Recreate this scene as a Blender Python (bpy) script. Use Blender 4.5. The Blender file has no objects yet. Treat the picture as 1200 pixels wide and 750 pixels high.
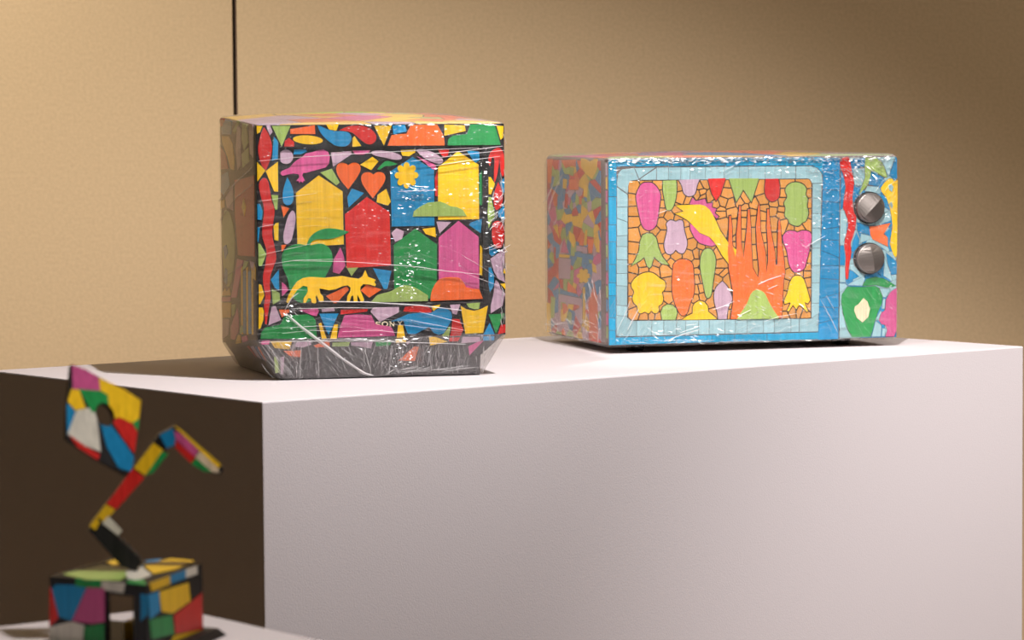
import bpy, bmesh, math, random
from mathutils import Vector, Matrix, geometry
random.seed(7)
scene = bpy.context.scene
COL = scene.collection

# ------------------------------------------------------------------ camera
F_PX, PITCH, ROLL, CAM_Z, DROP = 3778.7, 0.0636, -0.0070, 1.385, 0.3849
FW = Vector((0, math.cos(PITCH), -math.sin(PITCH)))
UP0 = Vector((0, math.sin(PITCH), math.cos(PITCH)))
RT0 = Vector((1, 0, 0))
RT = RT0 * math.cos(ROLL) + UP0 * math.sin(ROLL)
UP = UP0 * math.cos(ROLL) - RT0 * math.sin(ROLL)
CAM = Vector((0, 0, CAM_Z))
cam_data = bpy.data.cameras.new('camera')
cam = bpy.data.objects.new('camera', cam_data)
COL.objects.link(cam)
cam.matrix_world = Matrix(((RT.x, UP.x, -FW.x, CAM.x), (RT.y, UP.y, -FW.y, CAM.y), (RT.z, UP.z, -FW.z, CAM.z), (0, 0, 0, 1)))
cam_data.sensor_width = 36.0
cam_data.lens = F_PX / 1200 * 36
cam_data.clip_start = 0.05
cam_data.dof.use_dof = True
cam_data.dof.focus_distance = 4.9
cam_data.dof.aperture_fstop = 8.0
scene.camera = cam

# ------------------------------------------------------------------ world and lights
world = bpy.data.worlds.new('world'); scene.world = world
world.use_nodes = True
bgn = world.node_tree.nodes['Background']
bgn.inputs[0].default_value = (1.0, 0.74, 0.46, 1); bgn.inputs[1].default_value = 0.055

def spot(name, loc, target, power, size_deg, blend, radius, color=(1, 1, 1)):
    d = bpy.data.lights.new(name, 'SPOT'); d.energy = power; d.color = color
    d.spot_size = math.radians(size_deg); d.spot_blend = blend; d.shadow_soft_size = radius
    o = bpy.data.objects.new(name, d); COL.objects.link(o)
    o.location = loc
    o.rotation_euler = (Vector(target) - Vector(loc)).to_track_quat('-Z', 'Y').to_euler()
    return o
LZ = CAM_Z + 1.09
spot('track_spot_key_offscreen', (0.37, 4.14, LZ), (0.05, 5.0, 1.05), 138, 84, 0.6, 0.012, (1.0, 0.955, 0.945))
spot('track_spot_second_offscreen', (0.65, 3.79, LZ), (0.20, 4.95, 1.0), 34, 68, 0.6, 0.012, (1.0, 0.95, 0.94))
spot('track_spot_third_offscreen', (-0.5, 3.9, LZ), (0.26, 5.35, 1.15), 68, 29, 0.6, 0.02, (1.0, 0.94, 0.89))
spot('track_spot_right_offscreen', (2.1, 3.8, LZ), (1.0, 5.2, 0.35), 180, 50, 0.9, 0.04, (1.0, 0.94, 0.93))
spot('track_spot_front_offscreen', (0.0, 2.75, LZ), (-0.40, 3.08, 0.98), 80, 44, 0.8, 0.03, (1.0, 0.94, 0.91))
spot('wall_washer_offscreen', (-1.9, 5.2, LZ + 0.5), (-1.5, 6.4, 1.75), 285, 102, 1.0, 0.06, (1.0, 0.92, 0.80))
spot('wall_washer_right_offscreen', (3.1, 5.1, LZ + 0.5), (2.3, 6.4, 1.9), 125, 112, 1.0, 0.06, (1.0, 0.90, 0.76))
scene.view_settings.view_transform = 'Standard'
scene.view_settings.look = 'None'
scene.view_settings.exposure = 0.0
scene.view_settings.gamma = 1.0
scene.view_settings.use_curve_mapping = False

# ------------------------------------------------------------------ helpers
def ray(px, py):
    return FW * F_PX + RT * (px - 600) - UP * (py - 375)
def on_plane(px, py, P, n):
    d = ray(px, py); return CAM + d * ((Vector(P) - CAM).dot(n) / d.dot(n))
def on_level(px, py, z):
    d = ray(px, py); return CAM + d * ((z - CAM_Z) / d.z)
def lin(c):
    return tuple(((v / 255) / 12.92 if v <= 10 else ((v / 255 + 0.055) / 1.055) ** 2.4) for v in c)

def nodes_of(m):
    m.use_nodes = True
    return m.node_tree.nodes, m.node_tree.links
def new_mat(name):
    m = bpy.data.materials.new(name); n, l = nodes_of(m)
    return m, n, l, n['Principled BSDF']

def wood(name, rgb, grain=0.11, rough=0.42, fine=260.0, long=9.0, axis='z'):
    """stained veneer: streaky grain along one axis, shifted per piece"""
    m, n, l, b = new_mat(name)
    tc = n.new('ShaderNodeTexCoord'); oi = n.new('ShaderNodeObjectInfo')
    mp = n.new('ShaderNodeMapping')
    mp.inputs['Scale'].default_value = {'z': (fine, fine, long), 'x': (long, fine, fine)}[axis]
    add = n.new('ShaderNodeVectorMath'); add.operation = 'ADD'
    mul = n.new('ShaderNodeMath'); mul.operation = 'MULTIPLY'; mul.inputs[1].default_value = 7.0
    l.new(oi.outputs['Random'], mul.inputs[0])
    l.new(tc.outputs['Object'], add.inputs[0]); l.new(mul.outputs[0], add.inputs[1])
    l.new(add.outputs[0], mp.inputs['Vector'])
    nz = n.new('ShaderNodeTexNoise'); nz.inputs['Scale'].default_value = 1.0; nz.inputs['Detail'].default_value = 5
    nz.inputs['Roughness'].default_value = 0.65
    l.new(mp.outputs[0], nz.inputs['Vector'])
    cr = n.new('ShaderNodeValToRGB')
    c = lin(rgb)
    cr.color_ramp.elements[0].position = 0.28; cr.color_ramp.elements[1].position = 0.72
    cr.color_ramp.elements[0].color = tuple(max(0, v * (1 - 2.2 * grain)) for v in c) + (1,)
    cr.color_ramp.elements[1].color = tuple(min(1, v * (1 + grain) + 0.01) for v in c) + (1,)
    l.new(nz.outputs['Fac'], cr.inputs[0])
    hs = n.new('ShaderNodeHueSaturation')
    mr = n.new('ShaderNodeMapRange'); mr.inputs[3].default_value = 0.88; mr.inputs[4].default_value = 1.10
    l.new(oi.outputs['Random'], mr.inputs[0]); l.new(mr.outputs[0], hs.inputs['Value'])
    l.new(cr.outputs[0], hs.inputs['Color']); l.new(hs.outputs[0], b.inputs['Base Color'])
    b.inputs['Roughness'].default_value = rough
    b.inputs['Specular IOR Level'].default_value = 0.35
    bp = n.new('ShaderNodeBump'); bp.inputs['Strength'].default_value = 0.08; bp.inputs['Distance'].default_value = 0.001
    l.new(nz.outputs['Fac'], bp.inputs['Height']); l.new(bp.outputs[0], b.inputs['Normal'])
    return m

PAL = {'yellow': (250, 198, 18), 'green': (22, 146, 70), 'red': (212, 32, 24), 'blue': (0, 136, 190), 'pink': (210, 86, 145),
       'lilac': (196, 166, 186), 'orange': (246, 108, 36), 'lime': (160, 188, 98), 'paleblue': (152, 192, 200), 'tan': (212, 146, 64),
       'cream': (236, 214, 180), 'salmon': (240, 120, 95), 'aqua': (0, 158, 204), 'teal': (20, 95, 130), 'brown': (150, 62, 40),
       'olive': (150, 140, 60), 'violet': (120, 100, 150), 'white': (225, 220, 205), 'maroon': (150, 16, 30), 'ochre': (200, 150, 20),
       'magenta': (170, 30, 90), 'navy': (10, 60, 130), 'rose': (205, 90, 120)}
MAT = {k: wood('veneer_' + k, v) for k, v in PAL.items()}
MAT['tan'] = wood('veneer_tan', PAL['tan'], 0.08)
MAT['paleblue'] = wood('veneer_paleblue', PAL['paleblue'], 0.07)
MAT['black'] = wood('veneer_black', (19, 17, 19), 0.35, 0.55)
MAT['grout'] = wood('grout_dark', (38, 28, 26), 0.2, 0.7)
MAT['grout_grey'] = wood('grout_grey', (118, 104, 100), 0.15, 0.7)
MAT['greyboard'] = wood('weathered_black_board', (44, 41, 43), 0.5, 0.55, 160)

def plain(name, rgb, rough=0.5, metal=0.0, spec=0.4):
    m, n, l, b = new_mat(name)
    b.inputs['Base Color'].default_value = lin(rgb) + (1,)
    b.inputs['Roughness'].default_value = rough; b.inputs['Metallic'].default_value = metal
    b.inputs['Specular IOR Level'].default_value = spec
    return m, n, l, b
def noisy(name, rgb, amp, scale, bump, rough=0.7, detail=6, dist=0.002):
    m, n, l, b = plain(name, rgb, rough)
    tc = n.new('ShaderNodeTexCoord'); nz = n.new('ShaderNodeTexNoise')
    nz.inputs['Scale'].default_value = scale; nz.inputs['Detail'].default_value = detail
    l.new(tc.outputs['Object'], nz.inputs['Vector'])
    cr = n.new('ShaderNodeValToRGB'); c = lin(rgb)
    cr.color_ramp.elements[0].position = 0.3; cr.color_ramp.elements[1].position = 0.7
    cr.color_ramp.elements[0].color = tuple(v * (1 - amp) for v in c) + (1,)
    cr.color_ramp.elements[1].color = tuple(min(1, v * (1 + amp)) for v in c) + (1,)
    l.new(nz.outputs['Fac'], cr.inputs[0]); l.new(cr.outputs[0], b.inputs['Base Color'])
    bp = n.new('ShaderNodeBump'); bp.inputs['Strength'].default_value = bump; bp.inputs['Distance'].default_value = dist
    l.new(nz.outputs['Fac'], bp.inputs['Height']); l.new(bp.outputs[0], b.inputs['Normal'])
    return m
MAT['wall'] = noisy('tan_plaster', (202, 176, 140), 0.06, 150, 0.25, 0.85, 8)
MAT['plinth'] = noisy('white_emulsion', (228, 220, 222), 0.012, 420, 0.22, 0.6, 3, 0.001)
MAT['floor'] = noisy('brown_floor', (120, 92, 62), 0.1, 6, 0.1, 0.5)
MAT['backing'] = plain('black_backing', (14, 10, 8), 0.8)[0]
MAT['strip'] = plain('bronze_strip', (120, 98, 84), 0.45, 0.6)[0]
MAT['rubber'] = plain('black_rubber', (16, 15, 15), 0.7)[0]
MAT['letter'] = plain('cream_print', (238, 226, 190), 0.5)[0]
MAT['gap'] = plain('dark_gap', (20, 18, 18), 0.8)[0]
# brushed steel for the knobs
m, n, l, b = plain('brushed_steel', (128, 121, 116), 0.46, 0.7)
tc = n.new('ShaderNodeTexCoord'); mp = n.new('ShaderNodeMapping'); mp.inputs['Scale'].default_value = (60, 60, 900)
mp.inputs['Rotation'].default_value = (0, math.radians(40), 0)
nz = n.new('ShaderNodeTexNoise'); nz.inputs['Scale'].default_value = 1; nz.inputs['Detail'].default_value = 3
l.new(tc.outputs['Object'], mp.inputs[0]); l.new(mp.outputs[0], nz.inputs['Vector'])
bp = n.new('ShaderNodeBump'); bp.inputs['Strength'].default_value = 0.25; bp.inputs['Distance'].default_value = 0.001
l.new(nz.outputs['Fac'], bp.inputs['Height']); l.new(bp.outputs[0], b.inputs['Normal'])
MAT['steel'] = m

def film_mat(name, veil_lo, veil_hi, gloss, rot=0.5, bump=0.55, stretch=(18, 18, 150)):
    """clear stretch film: mostly transparent, faint milky streaks, glossy wrinkles"""
    m = bpy.data.materials.new(name); n, l = nodes_of(m)
    n.remove(n['Principled BSDF']); out = n['Material Output']
    tc = n.new('ShaderNodeTexCoord'); mp = n.new('ShaderNodeMapping')
    mp.inputs['Rotation'].default_value = (0, rot, 0); mp.inputs['Scale'].default_value = stretch
    l.new(tc.outputs['Object'], mp.inputs[0])
    n1 = n.new('ShaderNodeTexNoise'); n1.inputs['Scale'].default_value = 1.0; n1.inputs['Detail'].default_value = 4
    n1.inputs['Distortion'].default_value = 0.6
    l.new(mp.outputs[0], n1.inputs['Vector'])
    n2 = n.new('ShaderNodeTexNoise'); n2.inputs['Scale'].default_value = 210; n2.inputs['Detail'].default_value = 3
    l.new(tc.outputs['Object'], n2.inputs['Vector'])
    n3 = n.new('ShaderNodeTexNoise'); n3.inputs['Scale'].default_value = 9; n3.inputs['Detail'].default_value = 2
    l.new(tc.outputs['Object'], n3.inputs['Vector'])
    mx = n.new('ShaderNodeMath'); mx.operation = 'MULTIPLY_ADD'; mx.inputs[1].default_value = 0.45
    l.new(n1.outputs['Fac'], mx.inputs[0]); l.new(n2.outputs['Fac'], mx.inputs[2])
    bp = n.new('ShaderNodeBump'); bp.inputs['Strength'].default_value = bump; bp.inputs['Distance'].default_value = 0.010
    l.new(mx.outputs[0], bp.inputs['Height'])
    # streaks appear in patches
    mrA = n.new('ShaderNodeMapRange'); mrA.inputs[1].default_value = 0.52; mrA.inputs[2].default_value = 0.78
    l.new(n1.outputs['Fac'], mrA.inputs[0])
    mrB = n.new('ShaderNodeMapRange'); mrB.inputs[1].default_value = 0.35; mrB.inputs[2].default_value = 0.70
    l.new(n3.outputs['Fac'], mrB.inputs[0])
    mm = n.new('ShaderNodeMath'); mm.operation = 'MULTIPLY'
    l.new(mrA.outputs[0], mm.inputs[0]); l.new(mrB.outputs[0], mm.inputs[1])
    veil = n.new('ShaderNodeMapRange'); veil.inputs[3].default_value = veil_lo; veil.inputs[4].default_value = veil_hi
    l.new(mm.outputs[0], veil.inputs[0])
    tr = n.new('ShaderNodeBsdfTransparent'); tr.inputs[0].default_value = (0.99, 0.985, 0.98, 1)
    df = n.new('ShaderNodeBsdfDiffuse'); df.inputs[0].default_value = (0.86, 0.83, 0.83, 1)
    tl = n.new('ShaderNodeBsdfTranslucent'); tl.inputs[0].default_value = (0.86, 0.83, 0.83, 1)
    dm = n.new('ShaderNodeMixShader'); dm.inputs[0].default_value = 0.4
    l.new(df.outputs[0], dm.inputs[1]); l.new(tl.outputs[0], dm.inputs[2])
    m1 = n.new('ShaderNodeMixShader'); l.new(veil.outputs[0], m1.inputs[0]); l.new(tr.outputs[0], m1.inputs[1]); l.new(dm.outputs[0], m1.inputs[2])
    gl = n.new('ShaderNodeBsdfGlossy'); gl.inputs['Roughness'].default_value = 0.13; gl.inputs[0].default_value = (1, 0.98, 0.97, 1)
    l.new(bp.outputs[0], gl.inputs['Normal'])
    lw = n.new('ShaderNodeLayerWeight')
    fr = n.new('ShaderNodeMath'); fr.operation = 'POWER'; fr.inputs[1].default_value = 4.0
    l.new(lw.outputs['Facing'], fr.inputs[0])
    ga = n.new('ShaderNodeMath'); ga.operation = 'MULTIPLY_ADD'; ga.inputs[1].default_value = 0.45; ga.inputs[2].default_value = gloss
    l.new(fr.outputs[0], ga.inputs[0])
    m2 = n.new('ShaderNodeMixShader'); l.new(ga.outputs[0], m2.inputs[0]); l.new(m1.outputs[0], m2.inputs[1]); l.new(gl.outputs[0], m2.inputs[2])
    l.new(m2.outputs[0], out.inputs[0])
    return m
MAT['film'] = film_mat('stretch_film', 0.004, 0.26, 0.025, rot=0.12, stretch=(14, 14, 260))
MAT['film_skirt'] = film_mat('stretch_film_bunched', 0.18, 0.80, 0.06, rot=0.1, bump=0.8, stretch=(150, 150, 20))
MAT['film_layers'] = film_mat('stretch_film_layered', 0.24, 0.44, 0.03, rot=-0.8, bump=0.6, stretch=(30, 30, 90))
MAT['film_side'] = film_mat('stretch_film_sides', 0.06, 0.34, 0.04, rot=0.6, bump=0.5, stretch=(20, 20, 160))
MAT['film_mw'] = film_mat('stretch_film_crumpled', 0.025, 0.32, 0.035, rot=-0.8, bump=0.8, stretch=(16, 16, 170))
def fold_mat(name, op):
    m = bpy.data.materials.new(name); n, l = nodes_of(m); n.remove(n['Principled BSDF']); out = n['Material Output']
    tr = n.new('ShaderNodeBsdfTransparent'); df = n.new('ShaderNodeBsdfDiffuse'); df.inputs[0].default_value = (0.92, 0.9, 0.9, 1)
    gl = n.new('ShaderNodeBsdfGlossy'); gl.inputs['Roughness'].default_value = 0.22
    a = n.new('ShaderNodeMixShader'); a.inputs[0].default_value = op; l.new(tr.outputs[0], a.inputs[1]); l.new(df.outputs[0], a.inputs[2])
    g = n.new('ShaderNodeMixShader'); g.inputs[0].default_value = 0.12; l.new(a.outputs[0], g.inputs[1]); l.new(gl.outputs[0], g.inputs[2])
    l.new(g.outputs[0], out.inputs[0]); return m
MAT['fold'] = fold_mat('stretch_film_fold', 0.55)
MAT['fold_soft'] = fold_mat('stretch_film_fold_thin', 0.28)
m = bpy.data.materials.new('stretch_film_crinkle'); n, l = nodes_of(m); n.remove(n['Principled BSDF'])
tr = n.new('ShaderNodeBsdfTransparent'); gl = n.new('ShaderNodeBsdfGlossy'); gl.inputs['Roughness'].default_value = 0.30
mxs = n.new('ShaderNodeMixShader'); mxs.inputs[0].default_value = 0.42
l.new(tr.outputs[0], mxs.inputs[1]); l.new(gl.outputs[0], mxs.inputs[2]); l.new(mxs.outputs[0], n['Material Output'].inputs[0])
MAT['crinkle'] = m
def crinkles(name, spots, to3, nrm, up, lift, parent, seed, pxm, lim):
    """tiny tilted facets of puckered film; spots: (cx, cy, sx, sy, count, angle, length, width) in pixels"""
    rr = random.Random(seed); V = []; Fc = []
    rt = up.cross(nrm) * -1
    for cx, cy, sx, sy, cnt, ang, ln, wd in spots:
        for _ in range(cnt):
            x, y = rr.gauss(cx, sx), rr.gauss(cy, sy)
            if not (lim[0] < x < lim[2] and lim[1] < y < lim[3]): continue
            c = to3(x, y) + nrm * lift
            t = math.radians(rr.gauss(30, 9)); q = math.radians(rr.gauss(0, 11))
            m_ = (nrm * math.cos(t) + up * math.sin(t) + rt * math.sin(q)).normalized()
            a_ = math.radians(ang + rr.gauss(0, 14)); dr = rt * math.cos(a_) + up * math.sin(a_)
            a = (dr - m_ * dr.dot(m_)).normalized(); b_ = m_.cross(a)
            L = ln * pxm * rr.uniform(0.4, 1.4) / 2; w = wd * pxm * rr.uniform(0.5, 1.3) / 2
            k = len(V); V += [c - a * L, c - b_ * w, c + a * L, c + b_ * w]; Fc.append([k, k + 1, k + 2, k + 3])
    o = mesh_obj(name, V, Fc, 'crinkle', parent); o['kind'] = 'stuff'; return o

def mesh_obj(name, verts, faces, mat, parent=None, smooth=False, loc=None):
    me = bpy.data.meshes.new(name)
    me.from_pydata([tuple(v) for v in verts], [], faces); me.update()
    if isinstance(mat, (list, tuple)):
        for k in mat: me.materials.append(MAT[k])
    else: me.materials.append(MAT[mat])
    if smooth:
        for p in me.polygons: p.use_smooth = True
    o = bpy.data.objects.new(name, me); COL.objects.link(o)
    if loc is not None: o.location = loc
    if parent is not None: o.parent = parent
    return o
def tag(o, label=None, cat=None, group=None, kind=None):
    if label: o['label'] = label
    if cat: o['category'] = cat
    if group: o['group'] = group
    if kind: o['kind'] = kind
    return o
def empty(name, loc, rz=0.0):
    o = bpy.data.objects.new(name, None); COL.objects.link(o); o.location = loc; o.rotation_euler = (0, 0, rz)
    o.empty_display_size = 0.05; return o
def box_bm(x0, x1, y0, y1, z0, z1, bev=0.0, seg=2):
    bm = bmesh.new(); bmesh.ops.create_cube(bm, size=1.0)
    for v in bm.verts:
        v.co = Vector(((x0 + x1) / 2 + v.co.x * (x1 - x0), (y0 + y1) / 2 + v.co.y * (y1 - y0), (z0 + z1) / 2 + v.co.z * (z1 - z0)))
    if bev: bmesh.ops.bevel(bm, geom=bm.edges[:], offset=bev, segments=seg, profile=0.5, affect='EDGES')
    return bm
def bm_obj(name, bm, mat, parent=None, smooth=False):
    me = bpy.data.meshes.new(name); bmesh.ops.recalc_face_normals(bm, faces=bm.faces); bm.to_mesh(me); bm.free()
    me.materials.append(MAT[mat])
    if smooth:
        for p in me.polygons: p.use_smooth = True
    o = bpy.data.objects.new(name, me); COL.objects.link(o)
    if parent is not None: o.parent = parent
    return o

def catmull(pts, step=3):
    """closed smooth outline; a point given with a third value stays a sharp corner"""
    n = len(pts); out = []
    P = [Vector(p[:2]) for p in pts]; sh = [len(p) > 2 for p in pts]
    for i in range(n):
        p1, p2 = P[i], P[(i + 1) % n]
        p0 = P[i - 1] if not sh[i] else p1 + (p1 - p2) * 0.3
        p3 = P[(i + 2) % n] if not sh[(i + 1) % n] else p2 + (p2 - p1) * 0.3
        for k in range(step):
            t = k / step
            out.append(0.5 * ((2 * p1) + (p2 - p0) * t + (2 * p0 - 5 * p1 + 4 * p2 - p3) * t * t + (3 * p1 - p0 - 3 * p2 + p3) * t ** 3))
    return [(v.x, v.y) for v in out]
def area2(p):
    return 0.5 * sum(p[i][0] * p[(i + 1) % len(p)][1] - p[(i + 1) % len(p)][0] * p[i][1] for i in range(len(p)))
def ccw(p): return list(p) if area2(p) > 0 else list(reversed(p))
def grow(poly, d):
    poly = ccw(poly); n = len(poly); out = []
    for i in range(n):
        a, b_, c = Vector(poly[i - 1]), Vector(poly[i]), Vector(poly[(i + 1) % n])
        e1 = (b_ - a); e2 = (c - b_)
        if e1.length < 1e-9 or e2.length < 1e-9: out.append(tuple(b_)); continue
        n1 = Vector((e1.y, -e1.x)).normalized(); n2 = Vector((e2.y, -e2.x)).normalized()
        s = n1 + n2
        s = s.normalized() if s.length > 1e-6 else n1
        k = min(2.0, 1 / max(0.3, s.dot(n1)))
        out.append(tuple(b_ + s * d * k))
    return out
def clip_half(poly, q, nrm):
    """keep the side where (p-q).nrm <= 0"""
    out = []
    for i in range(len(poly)):
        a, b_ = poly[i], poly[(i + 1) % len(poly)]
        da = (a[0] - q[0]) * nrm[0] + (a[1] - q[1]) * nrm[1]; db = (b_[0] - q[0]) * nrm[0] + (b_[1] - q[1]) * nrm[1]
        if da <= 0: out.append(a)
        if (da < 0 < db) or (db < 0 < da):
            t = da / (da - db); out.append((a[0] + t * (b_[0] - a[0]), a[1] + t * (b_[1] - a[1])))
    return out
def voronoi(seeds, bounds, gap):
    cells = []
    for i, s in enumerate(seeds):
        poly = list(bounds)
        for j, t in enumerate(seeds):
            if i == j: continue
            dx, dy = t[0] - s[0], t[1] - s[1]; L = math.hypot(dx, dy)
            if L < 1e-6: continue
            dx /= L; dy /= L
            poly = clip_half(poly, (s[0] + dx * (L / 2 - gap), s[1] + dy * (L / 2 - gap)), (dx, dy))
            if len(poly) < 3: break
        cells.append(poly if len(poly) >= 3 else None)
    return cells
def bbox(p): return min(a[0] for a in p), min(a[1] for a in p), max(a[0] for a in p), max(a[1] for a in p)
def subtract(tile, holes):
    """tile outline minus hole outlines -> list of (verts, tris) pieces"""
    bb = bbox(tile)
    near = []
    for h in holes:
        hb = bbox(h)
        if hb[0] < bb[2] and hb[2] > bb[0] and hb[1] < bb[3] and hb[3] > bb[1]: near.append(h)
    if not near: return [([tuple(p) for p in ccw(tile)], None)]
    vs, fs = [], []
    for p in [tile] + near:
        p = ccw(p); k = len(vs); vs += [Vector(q) for q in p]; fs.append(list(range(k, k + len(p))))
    res = geometry.delaunay_2d_cdt(vs, [], fs, 1, 1e-7)
    V, T, O = res[0], res[2], res[5]
    keep = [list(t) for t, o in zip(T, O) if 0 in o and len(o) == 1]
    if not keep: return []
    edge = {}
    for i, t in enumerate(keep):
        for a in range(3): edge.setdefault(frozenset((t[a], t[(a + 1) % 3])), []).append(i)
    comp = [-1] * len(keep); groups = []
    for i in range(len(keep)):
        if comp[i] >= 0: continue
        st = [i]; comp[i] = len(groups); g = []
        while st:
            k = st.pop(); g.append(k)
            for a in range(3):
                for j in edge[frozenset((keep[k][a], keep[k][(a + 1) % 3]))]:
                    if comp[j] < 0: comp[j] = comp[i]; st.append(j)
        groups.append(g)
    out = []
    for g in groups:
        idx = {}; vv = []; tt = []
        for k in g:
            t = keep[k]
            if area2([V[q] for q in t]) < 0: t = t[::-1]
            r = []
            for q in t:
                if q not in idx: idx[q] = len(vv); vv.append((V[q].x, V[q].y))
                r.append(idx[q])
            tt.append(r)
        out.append((vv, tt))
    return out
def tri_area(vv, tt):
    if tt is None: return abs(area2(vv))
    return sum(abs(area2([vv[q] for q in t])) for t in tt)
def prism(vv, tt, to3, out_n, thick):
    """thin solid over a 2D outline (tt None) or triangles; to3 maps 2D->3D on the face, out_n is the outward direction"""
    n = len(vv)
    lo = [to3(*p) for p in vv]; hi = [v + out_n * thick for v in lo]
    if tt is None:
        top = [list(range(n, 2 * n))]; bnd = [(i, (i + 1) % n) for i in range(n)]
    else:
        top = [[q + n for q in t] for t in tt]; cnt = {}
        for t in tt:
            for a in range(3):
                e = (t[a], t[(a + 1) % 3]); cnt[e] = cnt.get(e, 0) + 1
        bnd = [e for e in cnt if (e[1], e[0]) not in cnt]
    # 2D ccw may be cw seen from out_n: check
    faces = top + [[a, b_, b_ + n, a + n] for a, b_ in bnd]
    f = top[0]
    nn = Vector((0, 0, 0))
    P = lo + hi
    for i in range(len(f)): nn += P[f[i]].cross(P[f[(i + 1) % len(f)]])
    if nn.dot(out_n) < 0: faces = [x[::-1] for x in faces]
    return P, faces
def piece(name, color, outline, to3, out_n, thick, parent, tris=None):
    V, Fc = prism(outline, tris, to3, out_n, thick)
    c = sum(V, Vector()) / len(V)
    return mesh_obj(name, [v - c for v in V], Fc, color, parent, loc=c)
def homography(src, dst):
    A = []; B = []
    for (x, y), (u, v) in zip(src, dst):
        A.append([x, y, 1, 0, 0, 0, -u * x, -u * y]); B.append(u)
        A.append([0, 0, 0, x, y, 1, -v * x, -v * y]); B.append(v)
    n = 8
    for i in range(n):
        p = max(range(i, n), key=lambda r: abs(A[r][i])); A[i], A[p] = A[p], A[i]; B[i], B[p] = B[p], B[i]
        for r in range(i + 1, n):
            k = A[r][i] / A[i][i]
            for c in range(i, n): A[r][c] -= k * A[i][c]
            B[r] -= k * B[i]
    h = [0] * 8
    for i in reversed(range(n)): h[i] = (B[i] - sum(A[i][c] * h[c] for c in range(i + 1, n))) / A[i][i]
    def f(x, y):
        w = h[6] * x + h[7] * y + 1
        return (h[0] * x + h[1] * y + h[2]) / w, (h[3] * x + h[4] * y + h[5]) / w
    return f
def ring(q, r, n=4):
    """rounded quad: q four 3D corners (in order), r corner radius -> points"""
    out = []
    for i in range(4):
        a, b_, c = q[i - 1], q[i], q[(i + 1) % 4]
        p = b_ + (a - b_).normalized() * r; s = b_ + (c - b_).normalized() * r
        for k in range(n + 1):
            t = k / n; out.append(p * (1 - t) ** 2 + b_ * 2 * t * (1 - t) + s * t * t)
    return out
def loft(rings, cap0=True, cap1=True):
    n = len(rings[0]); V = [v for r in rings for v in r]; Fc = []
    for k in range(len(rings) - 1):
        for i in range(n):
            j = (i + 1) % n; Fc.append([k * n + i, k * n + j, (k + 1) * n + j, (k + 1) * n + i])
    if cap0: Fc.append(list(range(n))[::-1])
    if cap1: Fc.append([(len(rings) - 1) * n + i for i in range(n)])
    return V, Fc
def strip(pts, width, to3, out_n, lift, height):
    """narrow raised fold of film along a 2D polyline in pixels mapped by to3"""
    V = []; Fc = []
    P = []
    for i in range(len(pts) - 1):
        for k in range(4):
            t = k / 4; P.append(Vector((pts[i][0] * (1 - t) + pts[i + 1][0] * t, pts[i][1] * (1 - t) + pts[i + 1][1] * t)))
    P.append(Vector(pts[-1][:2]))
    for i, p in enumerate(P):
        d = (P[min(i + 1, len(P) - 1)] - P[max(i - 1, 0)]).normalized(); nr = Vector((-d.y, d.x))
        w = width * (0.25 + 0.75 * math.sin(math.pi * (i + 0.5) / len(P)) ** 0.5) * 0.5 * random.uniform(0.8, 1.2)
        a = to3(*(p + nr * w)) + out_n * lift; c = to3(*(p - nr * w)) + out_n * lift; m_ = (a + c) / 2 + out_n * height
        V += [a, m_, c]
    for i in range(len(P) - 1):
        k = i * 3; Fc += [[k, k + 1, k + 4, k + 3], [k + 1, k + 2, k + 5, k + 4]]
    return V, Fc
def folds(name, mat, lists, to3, out_n, lift, parent, height=0.0012):
    for pts, w in lists:
        V, Fc = strip(pts, w, to3, out_n, lift, height)
        mesh_obj(name, V, Fc, mat, parent)
def streaks(box, ang, spread, length, n, w):
    """scattered short fold lines, in pixels"""
    out = []
    for _ in range(n):
        x = random.uniform(box[0], box[2]); y = random.uniform(box[1], box[3]); a = math.radians(ang + random.uniform(-spread, spread))
        L = length * random.uniform(0.4, 1.3); dx, dy = math.cos(a) * L / 2, math.sin(a) * L / 2
        j = random.uniform(-0.06, 0.06) * L
        out.append(([(x - dx, y - dy), (x - j * math.sin(a), y + j * math.cos(a)), (x + dx, y + dy)], w * random.uniform(0.6, 1.3)))
    return out
def joined_folds(name, mat, lists, to3, out_n, lift, parent, height=0.001):
    V = []; Fc = []
    for pts, w in lists:
        v, f = strip(pts, w, to3, out_n, lift, height); k = len(V)
        V += v; Fc += [[q + k for q in x] for x in f]
    o = mesh_obj(name, V, Fc, mat, parent); o['kind'] = 'stuff'; return o

# ------------------------------------------------------------------ setting
WY = 6.40
seam = on_plane(275.3, 70, (0, WY, 0), Vector((0, 1, 0))).x
GAP = 0.0085
root = mesh_obj('wall_back', [(-4.5, WY + 0.03, 0), (4.5, WY + 0.03, 0), (4.5, WY + 0.03, 3.4), (-4.5, WY + 0.03, 3.4)], [[0, 1, 2, 3]], 'backing')
tag(root, kind='structure')
for nm, a, c in (('wall_panel', -4.5, seam - GAP / 2), ('wall_panel', seam + GAP / 2, 4.5)):
    bm_obj(nm, box_bm(a, c, WY, WY + 0.028, 0.0, 3.4, 0.0008, 1), 'wall', root)
bm_obj('joint_strip', box_bm(seam + 0.0007, seam + 0.0032, WY + 0.004, WY + 0.029, 0.0, 3.4), 'strip', root)
fl = bm_obj('floor', box_bm(-4.5, 4.5, -1.0, WY + 0.03, -0.05, 0.0), 'floor'); tag(fl, kind='structure')

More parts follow.
